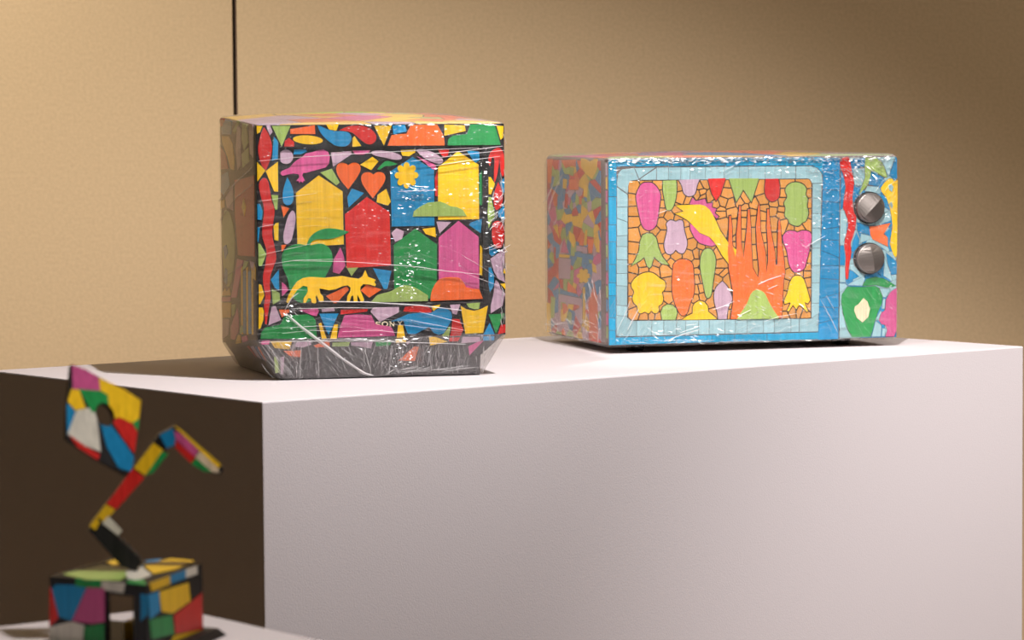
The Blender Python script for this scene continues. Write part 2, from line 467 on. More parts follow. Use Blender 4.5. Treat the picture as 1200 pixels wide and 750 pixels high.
# display plinth
PT = 1.0002
yaw = 0.6708; e1 = Vector((math.cos(yaw), math.sin(yaw), 0)); e2 = Vector((-math.sin(yaw), math.cos(yaw), 0))
P0 = Vector((-0.3385, 4.3408, 0)); PW, PD = 1.5027, 0.737
pl = bm_obj('display_plinth', box_bm(-PW / 2, PW / 2, -PD / 2, PD / 2, 0, 1.0, 0.0022, 2), 'plinth')
pl.location = P0 + e1 * PW / 2 + e2 * PD / 2; pl.rotation_euler = (0, 0, yaw)
tag(pl, 'long white display plinth carrying the wrapped television and microwave', 'plinth')

# ------------------------------------------------------------------ television
TW, TD, TZ0, TZ1, TZB = 0.37, 0.348, 0.0598, 0.3718, 0.034
tyaw = 0.2381
td = Vector((math.cos(tyaw), math.sin(tyaw), 0)); tn = Vector((-math.sin(tyaw), math.cos(tyaw), 0))
tv = empty('television', Vector((-0.3695, 4.68, 1.0)) + td * TW / 2 + tn * TD / 2, tyaw)
tag(tv, 'boxy television covered in colourful wooden house and heart inlay under clear stretch wrap', 'television')
X0, X1, Y0, Y1 = -TW / 2, TW / 2, -TD / 2, TD / 2
def tv_top(x, y):
    t = (y - Y0) / TD; s = (x - X0) / TW
    return TZ1 + 0.0115 * t + 0.0075 * math.sin(math.pi * min(1, max(0, s))) * min(1, t * 1.5)
def tv_bot(y): return TZ0 + (TZB - TZ0) * (y - Y0) / TD
def tv_quad(off, z=None, top=None):
    c = [(X0 - off, Y0 - off), (X1 + off, Y0 - off), (X1 + off, Y1 + off), (X0 - off, Y1 + off)]
    if z == 'bot': return [Vector((x, y, tv_bot(y) - 0)) for x, y in c]
    return [Vector((x, y, 0)) for x, y in c]
def top_ring(off, r, drop):
    R = ring(tv_quad(off), r)
    return [Vector((p.x, p.y, tv_top(p.x, p.y) - drop)) for p in R]
# cabinet behind the bezel
BZ = 0.007
def with_front(q, y):
    return [Vector((v.x, max(v.y, y), v.z)) for v in q]
def cab_top(off, drop):
    return [Vector((p.x, max(p.y, Y0 + BZ), tv_top(p.x, p.y) - drop)) for p in ring(tv_quad(off), 0.004)]
cab_b = [Vector((p.x, max(p.y, Y0 + BZ), tv_bot(p.y))) for p in ring(tv_quad(0), 0.004)]
grid_rings = [cab_b, cab_top(0, 0.002), cab_top(-0.002, 0)] + [cab_top(-k, 0) for k in (0.03, 0.07, 0.11, 0.15)]
V, Fc = loft(grid_rings)
cabinet = mesh_obj('cabinet', V, Fc, 'black', tv)
# front: pixel -> (x, z) on the front face
Hf = homography([(302.5, 397), (592, 394.5), (590.3, 145.6), (300, 146.6)], [(X0, TZ0), (X1, TZ0), (X1, TZ1), (X0, TZ1)])
YF = Y0
OUT_F = Vector((0, -1, 0))
def tv_front(px, py):
    x, z = Hf(px, py); return Vector((x, YF, z))
def tv_screen(px, py):
    x, z = Hf(px, py); return Vector((x, YF + 0.0055, z))
SX0, SZ1 = Hf(328.5, 171.5); SX1, SZ0 = Hf(566.5, 355.5)
# bezel = frame with a window for the screen
def frame_mesh(x0, x1, z0, z1, a0, a1, c0, c1, y0, y1):
    o = [(x0, z0), (x1, z0), (x1, z1), (x0, z1)]; i = [(a0, c0), (a1, c0), (a1, c1), (a0, c1)]
    V = [Vector((x, y0, z)) for x, z in o] + [Vector((x, y0, z)) for x, z in i] + [Vector((x, y1, z)) for x, z in o] + [Vector((x, y1, z)) for x, z in i]
    Fc = []
    for k in range(4):
        j = (k + 1) % 4
        Fc += [[k, j, j + 4, k + 4], [k + 8, k + 12, j + 12, j + 8], [k, k + 8, j + 8, j], [k + 4, j + 4, j + 12, k + 12]]
    return V, Fc
V, Fc = frame_mesh(X0, X1, TZ0, TZ1, SX0, SX1, SZ0, SZ1, YF, YF + BZ)
bezel = mesh_obj('bezel', V, Fc, 'black', tv)
screen = bm_obj('screen_panel', box_bm(SX0, SX1, YF + 0.0055, YF + 0.012, SZ0, SZ1), 'black', tv)
# base: chamfered neck plus front board
def quad_xy(x0, x1, y0, y1, z): return [Vector((x0, y0, z)), Vector((x1, y0, z)), Vector((x1, y1, z)), Vector((x0, y1, z))]
bq0 = [Vector(v) for v in ((X0 + 0.036, Y0 + 0.010, 0), (X1 - 0.036, Y0 + 0.010, 0), (X1 - 0.032, Y0 + 0.30, 0), (X0 + 0.018, Y0 + 0.30, 0))]
bq1 = [Vector(v) for v in ((X0 + 0.024, Y0 + 0.004, 0.028), (X1 - 0.036, Y0 + 0.004, 0.030), (X1 - 0.030, Y0 + 0.31, 0.016), (X0 + 0.011, Y0 + 0.31, 0.016))]
bq2 = [Vector((p.x, p.y, tv_bot(p.y))) for p in quad_xy(X0 + 0.002, X1 - 0.002, Y0 + 0.001, Y1 - 0.004, 0)]
V, Fc = loft([ring(bq0, 0.006), ring(bq1, 0.006), ring(bq2, 0.006)])
base = mesh_obj('base', V, Fc, 'greyboard', tv)
def tv_base(px, py):
    x, z = Hf(px, py)
    t = max(0.0, min(1.0, z / 0.03))
    y = (Y0 + 0.010) * (1 - t) + (Y0 + 0.004) * t if z < 0.03 else (Y0 + 0.004) + (-0.003) * (z - 0.03) / (TZ0 - 0.03)
    return Vector((x, y - 0.0002, z))

OR = {'A': (250, 125), 'B': (370, 125), 'C': (490, 125), 'D': (250, 200), 'E': (370, 200), 'F': (490, 200), 'G': (250, 275), 'H': (370, 275),
      'I': (490, 275), 'J': (250, 345), 'K': (370, 345), 'L': (490, 345), 'M': (230, 400), 'N': (370, 385),
      'a': (700, 175), 'b': (820, 175), 'c': (940, 175), 'd': (700, 245), 'e': (820, 245), 'g': (940, 245), 'i': (700, 315), 'j': (820, 315), 'k': (940, 315)}
SCL = {'Z1': ((240, 120), 4.41), 'Z2': ((420, 120), 4.41), 'Z3': ((240, 280), 4.41), 'Z7': ((840, 170), 5.4545), 'Z8': ((840, 290), 5.4545),
       's1': ((630, 170), 10.0), 's2': ((630, 240), 10.0), 's3': ((630, 310), 6.817)}
def px_of(fr, pts):
    if fr in OR: (ox, oy), s = OR[fr], 10.0
    else: (ox, oy), s = SCL[fr]
    return [(ox + p[0] / s, oy + p[1] / s) + tuple(p[2:]) for p in pts]
def ell(cx, cy, rx, ry, n=20, tilt=0):
    c, s = math.cos(tilt), math.sin(tilt); out = []
    for k in range(n):
        t = 2 * math.pi * k / n; x, y = rx * math.cos(t), ry * math.sin(t); out.append((cx + x * c - y * s, cy + x * s + y * c))
    return out
def flower(cx, cy, r0, r1, petals, sx=1.0, n=6):
    out = []
    for k in range(petals * n):
        t = 2 * math.pi * k / (petals * n); r = r0 + (r1 - r0) * abs(math.cos(petals * t / 2)) ** 0.7; out.append((cx + r * math.cos(t) * sx, cy + r * math.sin(t)))
    return out
def put(spec, to3, out_n, parent, thick):
    """spec: (name, colour, frame, points, smooth, layer)"""
    for sp in spec:
        nm, col, fr, pts = sp[:4]; sm = len(sp) > 4 and sp[4]; layer = sp[5] if len(sp) > 5 else 0
        p = px_of(fr, pts)
        p = catmull(p) if sm else [q[:2] for q in p]
        p = ccw(p)
        off = out_n * (layer * thick)
        piece(nm, col, p, lambda x, y, o=off: to3(x, y) + o, out_n, thick, parent)
IN = 'inlay_piece'
BEZEL = [
 (IN, 'yellow', 'A', [(512, 218), (578, 222), (548, 295), (515, 312)]),
 (IN, 'red', 'A', [(598, 235, 1), (655, 330), (688, 450), (675, 580), (650, 660), (618, 735, 1), (570, 680), (535, 560), (530, 450), (560, 320)], 1),
 (IN, 'lilac', 'A', [(620, 215), (665, 205), (695, 290), (665, 330)]),
 (IN, 'lime', 'A', [(688, 222), (902, 222), (800, 460)]),
 (IN, 'blue', 'A', [(710, 345), (750, 390), (760, 420), (757, 600), (690, 630), (700, 450)]),
 (IN, 'red', 'A', [(830, 462), (838, 395), (885, 360), (945, 410), (945, 462)]),
 (IN, 'orange', 'A', [(900, 258), (1185, 215), (1190, 318), (900, 315)]),
 (IN, 'yellow', 'A', ell(1105, 385, 175, 52, 20, 0.07)),
 (IN, 'blue', 'B', [(15, 215, 1), (60, 230), (140, 265), (230, 285), (320, 288), (385, 310), (410, 360), (395, 420), (350, 460), (300, 465), (230, 455), (150, 405), (80, 340), (40, 280)], 1),
 (IN, 'yellow', 'B', [(118, 208), (262, 208), (235, 280), (150, 265)]),
 (IN, 'red', 'B', [(270, 275, 1), (360, 235), (460, 222), (560, 228), (640, 265), (695, 330), (700, 380), (670, 425), (620, 442), (570, 425), (500, 370), (430, 310), (380, 290)], 1),
 (IN, 'yellow', 'B', [(425, 370), (447, 345), (525, 460), (422, 470)]),
 (IN, 'yellow', 'B', [(675, 225), (880, 225), (790, 455)]),
 (IN, 'blue', 'B', [(890, 222), (1035, 215), (1055, 270), (1050, 295), (900, 322)]),
 ('hat_inlay', 'orange', 'B', [(832, 458), (880, 335), (1055, 318), (1110, 215), (1415, 215), (1470, 310), (1495, 370), (1500, 458)]),
 (IN, 'yellow', 'C', [(300, 215), (540, 225), (548, 290), (300, 345)]),
 ('hat_inlay', 'green', 'C', [(340, 458), (340, 400), (360, 370), (400, 345), (565, 325), (605, 215), (830, 215), (880, 222), (900, 240), (962, 455)]),
 (IN, 'yellow', 'C', [(915, 230), (995, 235), (992, 370), (962, 395)]),
 ('hand_inlay', 'red', 'C', [(835, 705), (818, 640), (825, 590), (850, 535), (900, 500), (945, 490), (985, 530), (1003, 600), (1003, 800), (980, 820), (960, 745), (950, 610), (940, 690), (925, 790), (900, 880), (885, 885), (885, 760), (890, 640), (870, 595), (850, 640)], 1),
 (IN, 'yellow', 'F', [(820, 82), (845, 85), (895, 165), (848, 288), (822, 285)]),
 (IN, 'red', 'F', [(935, 145, 1), (975, 250), (990, 340), (960, 440), (910, 475, 1), (885, 420), (880, 330), (900, 230)], 1),
 (IN, 'blue', 'F', [(950, 160), (1003, 95), (1008, 270), (985, 260)]),
 (IN, 'lime', 'F', [(820, 320), (850, 320), (885, 480), (890, 540), (820, 685), (808, 500)]),
 (IN, 'blue', 'F', [(930, 500), (1003, 420), (1008, 580), (940, 560)]),
 (IN, 'red', 'I', [(870, -120), (930, -150), (990, -110), (1003, -20), (1000, 90), (970, 160), (920, 170), (880, 120), (860, 40), (862, -40)], 1),
 (IN, 'blue', 'I', [(825, 145), (940, 205), (860, 270), (830, 240)]),
 (IN, 'lilac', 'I', [(840, 300), (1010, 180), (1005, 360), (985, 450), (1015, 580), (930, 530), (880, 440), (855, 350)]),
 (IN, 'blue', 'I', [(822, 400), (850, 405), (885, 500), (880, 620), (835, 690), (820, 600)]),
 (IN, 'lilac', 'I', [(905, 550), (940, 580), (960, 650), (1015, 710), (985, 855), (845, 940), (845, 850), (875, 730), (890, 600)]),
 (IN, 'yellow', 'I', [(960, 595), (1018, 590), (1018, 660)]),
 (IN, 'yellow', 'I', [(1000, 415), (1017, 412), (1018, 475), (992, 465)]),
 (IN, 'yellow', 'D', [(515, -110), (612, -10), (518, 118)]),
 (IN, 'yellow', 'D', [(615, -2), (755, -112), (758, 238), (712, 235)]),
 ('snake_inlay', 'red', 'D', [(560, 100), (600, 75), (640, 110), (660, 200), (680, 330), (710, 420), (715, 500), (700, 600), (690, 740), (720, 900), (735, 1020), (700, 1120), (665, 1230), (660, 1330), (668, 1450), (660, 1530), (640, 1650), (622, 1785, 1), (605, 1780, 1), (600, 1650), (595, 1550), (610, 1450), (590, 1350), (580, 1230), (600, 1130), (620, 1010), (620, 910), (575, 760), (580, 600), (595, 500), (590, 400), (560, 300), (540, 200), (540, 140)], 1),
 (IN, 'lime', 'D', [(680, 275), (758, 280), (748, 445), (725, 450)]),
 (IN, 'blue', 'D', [(518, 378), (550, 378), (580, 470), (565, 565), (520, 560)]),
 (IN, 'yellow', 'D', [(705, 640), (730, 605), (762, 598), (760, 810), (715, 800)]),
 (IN, 'blue', 'D', [(520, 650), (548, 655), (535, 760), (528, 820), (520, 820)]),
 (IN, 'lime', 'G', [(528, 90), (548, 92), (620, 215), (565, 355), (530, 350)]),
 (IN, 'yellow', 'G', [(533, 562), (562, 572), (597, 695), (550, 795), (533, 795)]),
 (IN, 'yellow', 'J', [(532, 138), (575, 135), (590, 180), (585, 280), (548, 385), (530, 385)]),
 (IN, 'blue', 'G', [(765, 395), (768, 640), (720, 610), (672, 515)]),
 (IN, 'lime', 'G', [(683, 622), (772, 668), (778, 755), (695, 805)]),
 (IN, 'lilac', 'J', [(680, 135), (725, 120), (790, 285), (642, 345)]),
 (IN, 'orange', 'J', [(765, 165), (880, 165), (885, 195), (800, 255)]),
 (IN, 'pink', 'J', [(1000, 172), (1215, 155), (1228, 190), (1200, 245), (1150, 235)]),
 (IN, 'lilac', 'K', [(60, 165), (205, 155), (215, 190), (65, 198)]),
 (IN, 'red', 'K', [(285, 175), (600, 172), (590, 200), (280, 230)]),
 (IN, 'lilac', 'K', [(665, 155), (965, 150), (960, 215), (740, 325), (630, 200)]),
 (IN, 'red', 'K', [(1035, 150), (1200, 138), (1300, 150), (1350, 190), (1340, 225), (1015, 205)]),
 ('hat_inlay', 'green', 'J', [(552, 500), (560, 430), (600, 375), (700, 355), (780, 340), (820, 260), (870, 230), (1100, 225), (1160, 255), (1190, 300), (1200, 400), (1205, 510)]),
 ('hat_inlay', 'pink', 'K', [(248, 500), (270, 390), (330, 240), (480, 232), (640, 245), (660, 290), (690, 350), (860, 380), (885, 400), (920, 490)]),
 (IN, 'blue', 'K', [(35, 218), (258, 218), (140, 470)]),
 (IN, 'yellow', 'K', [(25, 335), (55, 325), (120, 515), (65, 518)]),
 (IN, 'yellow', 'K', [(205, 350), (250, 345), (235, 515), (160, 512)]),
 ('whale_inlay', 'blue', 'K', [(868, 320), (1080, 235), (1200, 225), (1350, 225), (1400, 190), (1460, 170), (1520, 175), (1575, 215), (1588, 270), (1570, 340), (1530, 400), (1490, 470), (1430, 485), (1370, 460), (1320, 390), (1260, 420), (1150, 475), (1070, 470), (1040, 400), (1020, 315)]),
 (IN, 'yellow', 'K', [(955, 365), (1010, 370), (1035, 510), (938, 512)]),
 (IN, 'yellow', 'L', [(145, 148), (250, 130), (235, 160), (168, 205)]),
 (IN, 'lilac', 'L', [(365, 135), (485, 130), (440, 250), (395, 235)]),
 (IN, 'lime', 'L', [(558, 122), (720, 112), (705, 185), (650, 190), (585, 165)]),
 ('crown_inlay', 'yellow', 'L', [(490, 148), (560, 190), (650, 208), (730, 190), (812, 148), (755, 470), (545, 478)]),
 (IN, 'red', 'L', [(395, 300), (475, 305), (520, 430), (488, 500), (365, 505), (380, 440)]),
 (IN, 'lime', 'L', [(360, 390), (370, 400), (350, 505), (268, 498)]),
 (IN, 'green', 'L', [(820, 255), (1012, 245), (905, 480)]),
 (IN, 'blue', 'L', [(832, 355), (890, 490), (758, 492)]),
 (IN, 'red', 'L', [(965, 380), (1018, 375), (1018, 470), (930, 490)]),
]
SCREEN = [
 ('disc_inlay', 'lilac', 'A', ell(858, 582, 82, 84)),
 (IN, 'blue', 'A', [(955, 500), (1090, 500), (1100, 520), (1030, 555), (945, 555)]),
 ('lizard_inlay', 'pink', 'Z1', [(393, 365), (400, 352), (440, 335), (462, 310), (480, 295), (505, 280), (525, 262), (555, 256), (585, 246), (615, 243), (638, 255), (647, 280), (642, 315), (625, 335), (590, 345), (560, 352), (525, 362), (510, 362), (505, 375), (520, 405), (512, 402), (508, 414), (498, 405), (490, 415), (486, 403), (474, 405), (490, 385), (488, 370), (460, 365), (430, 370), (405, 377)]),
 (IN, 'lilac', 'B', [(178, 535), (420, 520), (415, 560), (370, 590), (205, 700)]),
 (IN, 'pink', 'B', [(430, 515), (640, 510), (625, 535), (560, 562), (465, 560)]),
 (IN, 'lilac', 'B', [(650, 540), (680, 520), (760, 515), (880, 530), (970, 560), (1005, 590), (995, 620), (930, 625), (820, 600), (700, 575)], 1),
 (IN, 'yellow', 'B', [(995, 510), (1170, 505), (1165, 540), (1090, 585), (1015, 575), (1005, 550)]),
 (IN, 'yellow', 'B', [(520, 680), (665, 588), (735, 640), (650, 745)]),
 ('leaf_inlay', 'green', 'B', [(720, 738, 1), (760, 690), (810, 645), (860, 640), (960, 675, 1), (880, 695), (810, 700), (750, 740, 1)], 1),
 ('heart_inlay', 'orange', 'E', [(380, 218, 1), (300, 120), (255, 40), (240, -30), (265, -80), (310, -95), (355, -85), (380, -62, 1), (420, -90), (470, -95), (515, -65), (525, -10), (495, 60), (440, 140)], 1),
 ('heart_inlay', 'orange', 'E', [(668, 325, 1), (590, 225), (545, 150), (532, 80), (555, 35), (600, 18), (645, 25), (675, 48, 1), (710, 22), (760, 18), (800, 40), (815, 85), (795, 150), (735, 235)], 1),
 (IN, 'lime', 'E', [(55, 18), (190, -25), (280, 135), (245, 172)]),
 (IN, 'blue', 'E', [(425, 208), (565, 262), (385, 430), (370, 310)]),
 (IN, 'yellow', 'E', [(825, 215), (878, 365), (845, 410), (712, 370), (725, 285)]),
 ('house_inlay', 'yellow', 'E', [(-228, 255), (38, 52), (315, 240), (328, 862), (150, 872), (-212, 870)]),
 ('house_inlay', 'red', 'E', [(342, 510), (600, 308), (862, 490), (880, 1115), (362, 1140)]),
 ('house_inlay', 'blue', 'Z2', [(165, 358), (280, 283), (390, 352), (393, 640), (172, 643)]),
 ('house_inlay', 'yellow', 'Z2', [(412, 338), (515, 255), (622, 325), (625, 608), (412, 610)]),
 ('flower_inlay', 'yellow', 'Z2', flower(248, 378, 46, 68, 8, 0.9), 0, 1),
 ('hill_inlay', 'lime', 'Z2', [(280, 592), (285, 565), (320, 540), (360, 520), (420, 515), (450, 525), (475, 540), (510, 545), (540, 560), (560, 592)], 0, 1),
 (IN, 'red', 'Z2', [(396, 392), (408, 355), (410, 490), (398, 485)]),
 (IN, 'lilac', 'Z2', [(300, 248), (330, 243), (390, 262), (430, 290), (438, 308), (425, 318), (395, 315), (350, 295), (318, 270)], 1),
 (IN, 'pink', 'Z2', [(300, 278), (402, 328), (398, 350), (385, 348)]),
 (IN, 'red', 'Z2', [(410, 245), (470, 243), (462, 278), (440, 285), (425, 268)]),
 (IN, 'blue', 'Z2', [(560, 250), (625, 258), (628, 300), (605, 318)]),
 (IN, 'green', 'F', [(722, 60), (755, 0), (764, 400), (740, 420), (720, 400)]),
 (IN, 'lilac', 'F', [(215, 605), (388, 612), (250, 745)]),
 (IN, 'yellow', 'F', [(50, 690), (200, 672), (208, 790), (90, 750)]),
 (IN, 'lilac', 'E', [(945, 678), (1032, 715), (1010, 805), (930, 838), (885, 735)]),
 (IN, 'blue', 'F', [(755, 575), (735, 745), (600, 650), (615, 622)]),
 ('house_inlay', 'pink', 'F', [(240, 795), (475, 598), (712, 790), (720, 1410), (242, 1410)]),
 ('house_inlay', 'green', 'H', [(912, 125), (1165, -65), (1420, 125), (1415, 730), (1330, 760), (918, 760)]),
 ('hill_inlay', 'lime', 'H', [(640, 795, 1), (680, 750), (720, 710), (790, 690), (870, 670), (930, 640), (990, 610), (1060, 600), (1130, 615), (1200, 650), (1310, 720, 1), (1310, 788, 1)], 1, 1),
 ('hill_inlay', 'orange', 'I', [(143, 788, 1), (150, 700), (185, 610), (240, 540), (300, 515), (400, 510), (480, 520), (530, 570), (560, 630, 1), (640, 650), (715, 655, 1), (762, 770, 1)], 1, 1),
 (IN, 'yellow', 'I', [(730, 135), (764, 180), (755, 495), (722, 490)]),
 ('drop_inlay', 'blue', 'D', [(872, 70, 1), (915, 150), (940, 230), (945, 320), (920, 380), (875, 400), (830, 370), (818, 300), (825, 220), (850, 130)], 1),
 (IN, 'orange', 'D', [(798, 398), (895, 435), (828, 540)]),
 ('leaf_inlay', 'lilac', 'D', [(930, 460), (962, 500), (965, 580), (945, 700), (915, 810), (870, 850), (835, 835), (825, 750), (845, 650), (880, 530)], 1),
 (IN, 'orange', 'G', [(788, 112), (862, 108), (815, 185), (792, 188)]),
 ('pepper_inlay', 'green', 'G', [(1095, 122, 1), (1000, 100), (900, 125), (830, 185), (805, 260), (820, 380), (870, 500), (895, 620), (930, 720), (1000, 780), (1100, 785), (1200, 720), (1270, 560), (1330, 450), (1380, 350), (1395, 280), (1380, 190), (1320, 120), (1240, 98), (1160, 115)], 1, 1),
 ('leaf_inlay', 'green', 'Z1', [(525, 740, 1), (540, 700), (570, 670), (620, 650), (680, 652), (745, 668, 1), (700, 690), (640, 705), (580, 705), (550, 720), (545, 748, 1)], 1, 1),
 (IN, 'pink', 'G', [(800, 540), (850, 580), (880, 640), (810, 712)]),
 (IN, 'pink', 'H', [(290, 148), (325, 240), (345, 365), (275, 458), (200, 435), (210, 290)]),
 (IN, 'lime', 'H', [(350, 370), (500, 375), (418, 485)]),
 ('fox_inlay', 'yellow', 'H', [(0, 490), (100, 500), (200, 490), (300, 480), (400, 500), (500, 515), (540, 490), (575, 415), (610, 495), (700, 530), (680, 555), (700, 585), (690, 605), (620, 585), (550, 580), (520, 610), (515, 650), (540, 710), (560, 760), (545, 790), (520, 780), (500, 730), (480, 700), (485, 780), (460, 790), (440, 780), (435, 710), (410, 720), (390, 790), (360, 785), (365, 720), (400, 660), (405, 620), (370, 590), (310, 600), (230, 635), (150, 645), (80, 630), (40, 625), (50, 680), (85, 720), (90, 780), (55, 785), (30, 760), (10, 700), (-5, 720), (5, 780), (-10, 800), (-50, 790), (-60, 740), (-90, 735), (-120, 790), (-145, 790), (-145, 740), (-110, 690), (-95, 650), (-100, 600), (-150, 590), (-220, 640), (-260, 700), (-310, 770), (-330, 790), (-345, 775), (-320, 700), (-270, 610), (-220, 540), (-150, 500), (-80, 488)], 0, 2),
 (IN, 'orange', 'H', [(120, 715), (360, 605), (390, 640), (240, 800), (215, 800)]),
 (IN, 'orange', 'H', [(590, 585), (770, 645), (625, 740), (525, 655)]),
 (IN, 'blue', 'H', [(668, 395), (885, 430), (835, 640), (795, 640)]),
]
BASE = [
 (IN, 'pink', 'J', [(552, 545), (580, 528), (660, 525), (650, 570), (570, 570)]),
 (IN, 'yellow', 'J', [(668, 535), (918, 535), (890, 630), (720, 615)]),
 (IN, 'lilac', 'J', [(980, 545), (1130, 545), (1140, 580), (1050, 610), (915, 600)]),
 (IN, 'orange', 'K', [(-30, 590), (90, 550), (150, 548), (160, 600), (0, 615)]),
 (IN, 'lime', 'K', [(190, 560), (390, 555), (380, 605), (185, 605)]),
 (IN, 'lilac', 'K', [(405, 560), (660, 555), (640, 635), (410, 595)]),
 (IN, 'green', 'K', [(690, 560), (880, 560), (860, 600), (700, 610)]),
 (IN, 'yellow', 'K', [(930, 528), (1042, 528), (1050, 570), (930, 575)]),
 (IN, 'lilac', 'K', [(1065, 560), (1100, 550), (1080, 590), (1060, 595)]),
 (IN, 'orange', 'J', [(820, 650), (1020, 645), (1020, 725), (900, 710)]),
 (IN, 'yellow', 'L', [(118, 510), (190, 510), (340, 568), (135, 612)]),
 (IN, 'red', 'L', [(362, 520), (485, 520), (460, 565), (358, 565)]),
 (IN, 'lilac', 'L', [(515, 515), (720, 520), (725, 575), (500, 590)]),
 (IN, 'blue', 'L', [(758, 512), (888, 512), (888, 560), (760, 565)]),
 (IN, 'pink', 'L', [(765, 560), (600, 735), (585, 630), (700, 575)]),
 (IN, 'orange', 'N', [(965, 385), (1150, 220), (1200, 225), (1160, 390)]),
 (IN, 'lime', 'M', [(912, 160), (945, 175), (985, 350), (930, 360)]),
 (IN, 'lilac', 'M', [(985, 170), (1030, 165), (1025, 385), (995, 370)]),
]
TH = 0.0011
put(BEZEL, tv_front, OUT_F, bezel, TH)
put(SCREEN, tv_screen, OUT_F, screen, TH)
put(BASE, tv_base, OUT_F, base, 0.0009)
# maker's lettering, cream serif capitals partly under the inlay
def letter(name, quads, x0, x1, y0, y1):
    V = []; Fc = []
    for q in quads:
        pts = [(x0 + (x1 - x0) * a, y0 + (y1 - y0) * b_) for a, b_ in q]
        v, f = prism(ccw(pts), None, tv_front, OUT_F, 0.0006); k = len(V); V += v; Fc += [[t + k for t in x] for x in f]
    return mesh_obj(name, V, Fc, 'letter', bezel)
bar = lambda a, b_, w: [(a[0] - w, a[1]), (a[0] + w, a[1]), (b_[0] + w, b_[1]), (b_[0] - w, b_[1])]
hb = lambda x0, x1, y, t: [(x0, y - t), (x1, y - t), (x1, y + t), (x0, y + t)]
S_path = [(0.9, 0.22), (0.7, 0.06), (0.35, 0.05), (0.1, 0.2), (0.2, 0.4), (0.55, 0.5), (0.85, 0.62), (0.9, 0.82), (0.65, 0.96), (0.3, 0.95), (0.08, 0.8)]
def path_quads(P, w):
    out = []
    for a, c in zip(P[:-1], P[1:]):
        d = Vector((c[0] - a[0], c[1] - a[1])).normalized(); nr = (-d.y * w, d.x * w)
        out.append([(a[0] + nr[0], a[1] + nr[1]), (a[0] - nr[0], a[1] - nr[1]), (c[0] - nr[0], c[1] - nr[1]), (c[0] + nr[0], c[1] + nr[1])])
    return out
letter('letter_s', path_quads(S_path, 0.09), 438.8, 445.2, 377.3, 383.0)
letter('letter_o', path_quads([(0.5 + 0.42 * math.cos(t * math.pi / 6), 0.5 + 0.45 * math.sin(t * math.pi / 6)) for t in range(13)], 0.09), 446.2, 453.8, 377.0, 383.0)
letter('letter_n', [bar((0.2, 0), (0.2, 1), 0.05), bar((0.85, 0), (0.85, 1), 0.05), bar((0.15, 0), (0.85, 1), 0.1), hb(0, 0.35, 0.05, 0.05), hb(0.05, 0.4, 0.95, 0.05)], 454.8, 461.5, 377.0, 382.8)
letter('letter_y', [bar((0.12, 0), (0.5, 0.55), 0.09), bar((0.88, 0), (0.5, 0.55), 0.06), bar((0.5, 0.5), (0.5, 1), 0.08), hb(0, 0.32, 0.05, 0.05), hb(0.68, 1, 0.05, 0.05), hb(0.3, 0.7, 0.95, 0.05)], 464.4, 470.8, 376.4, 382.4)

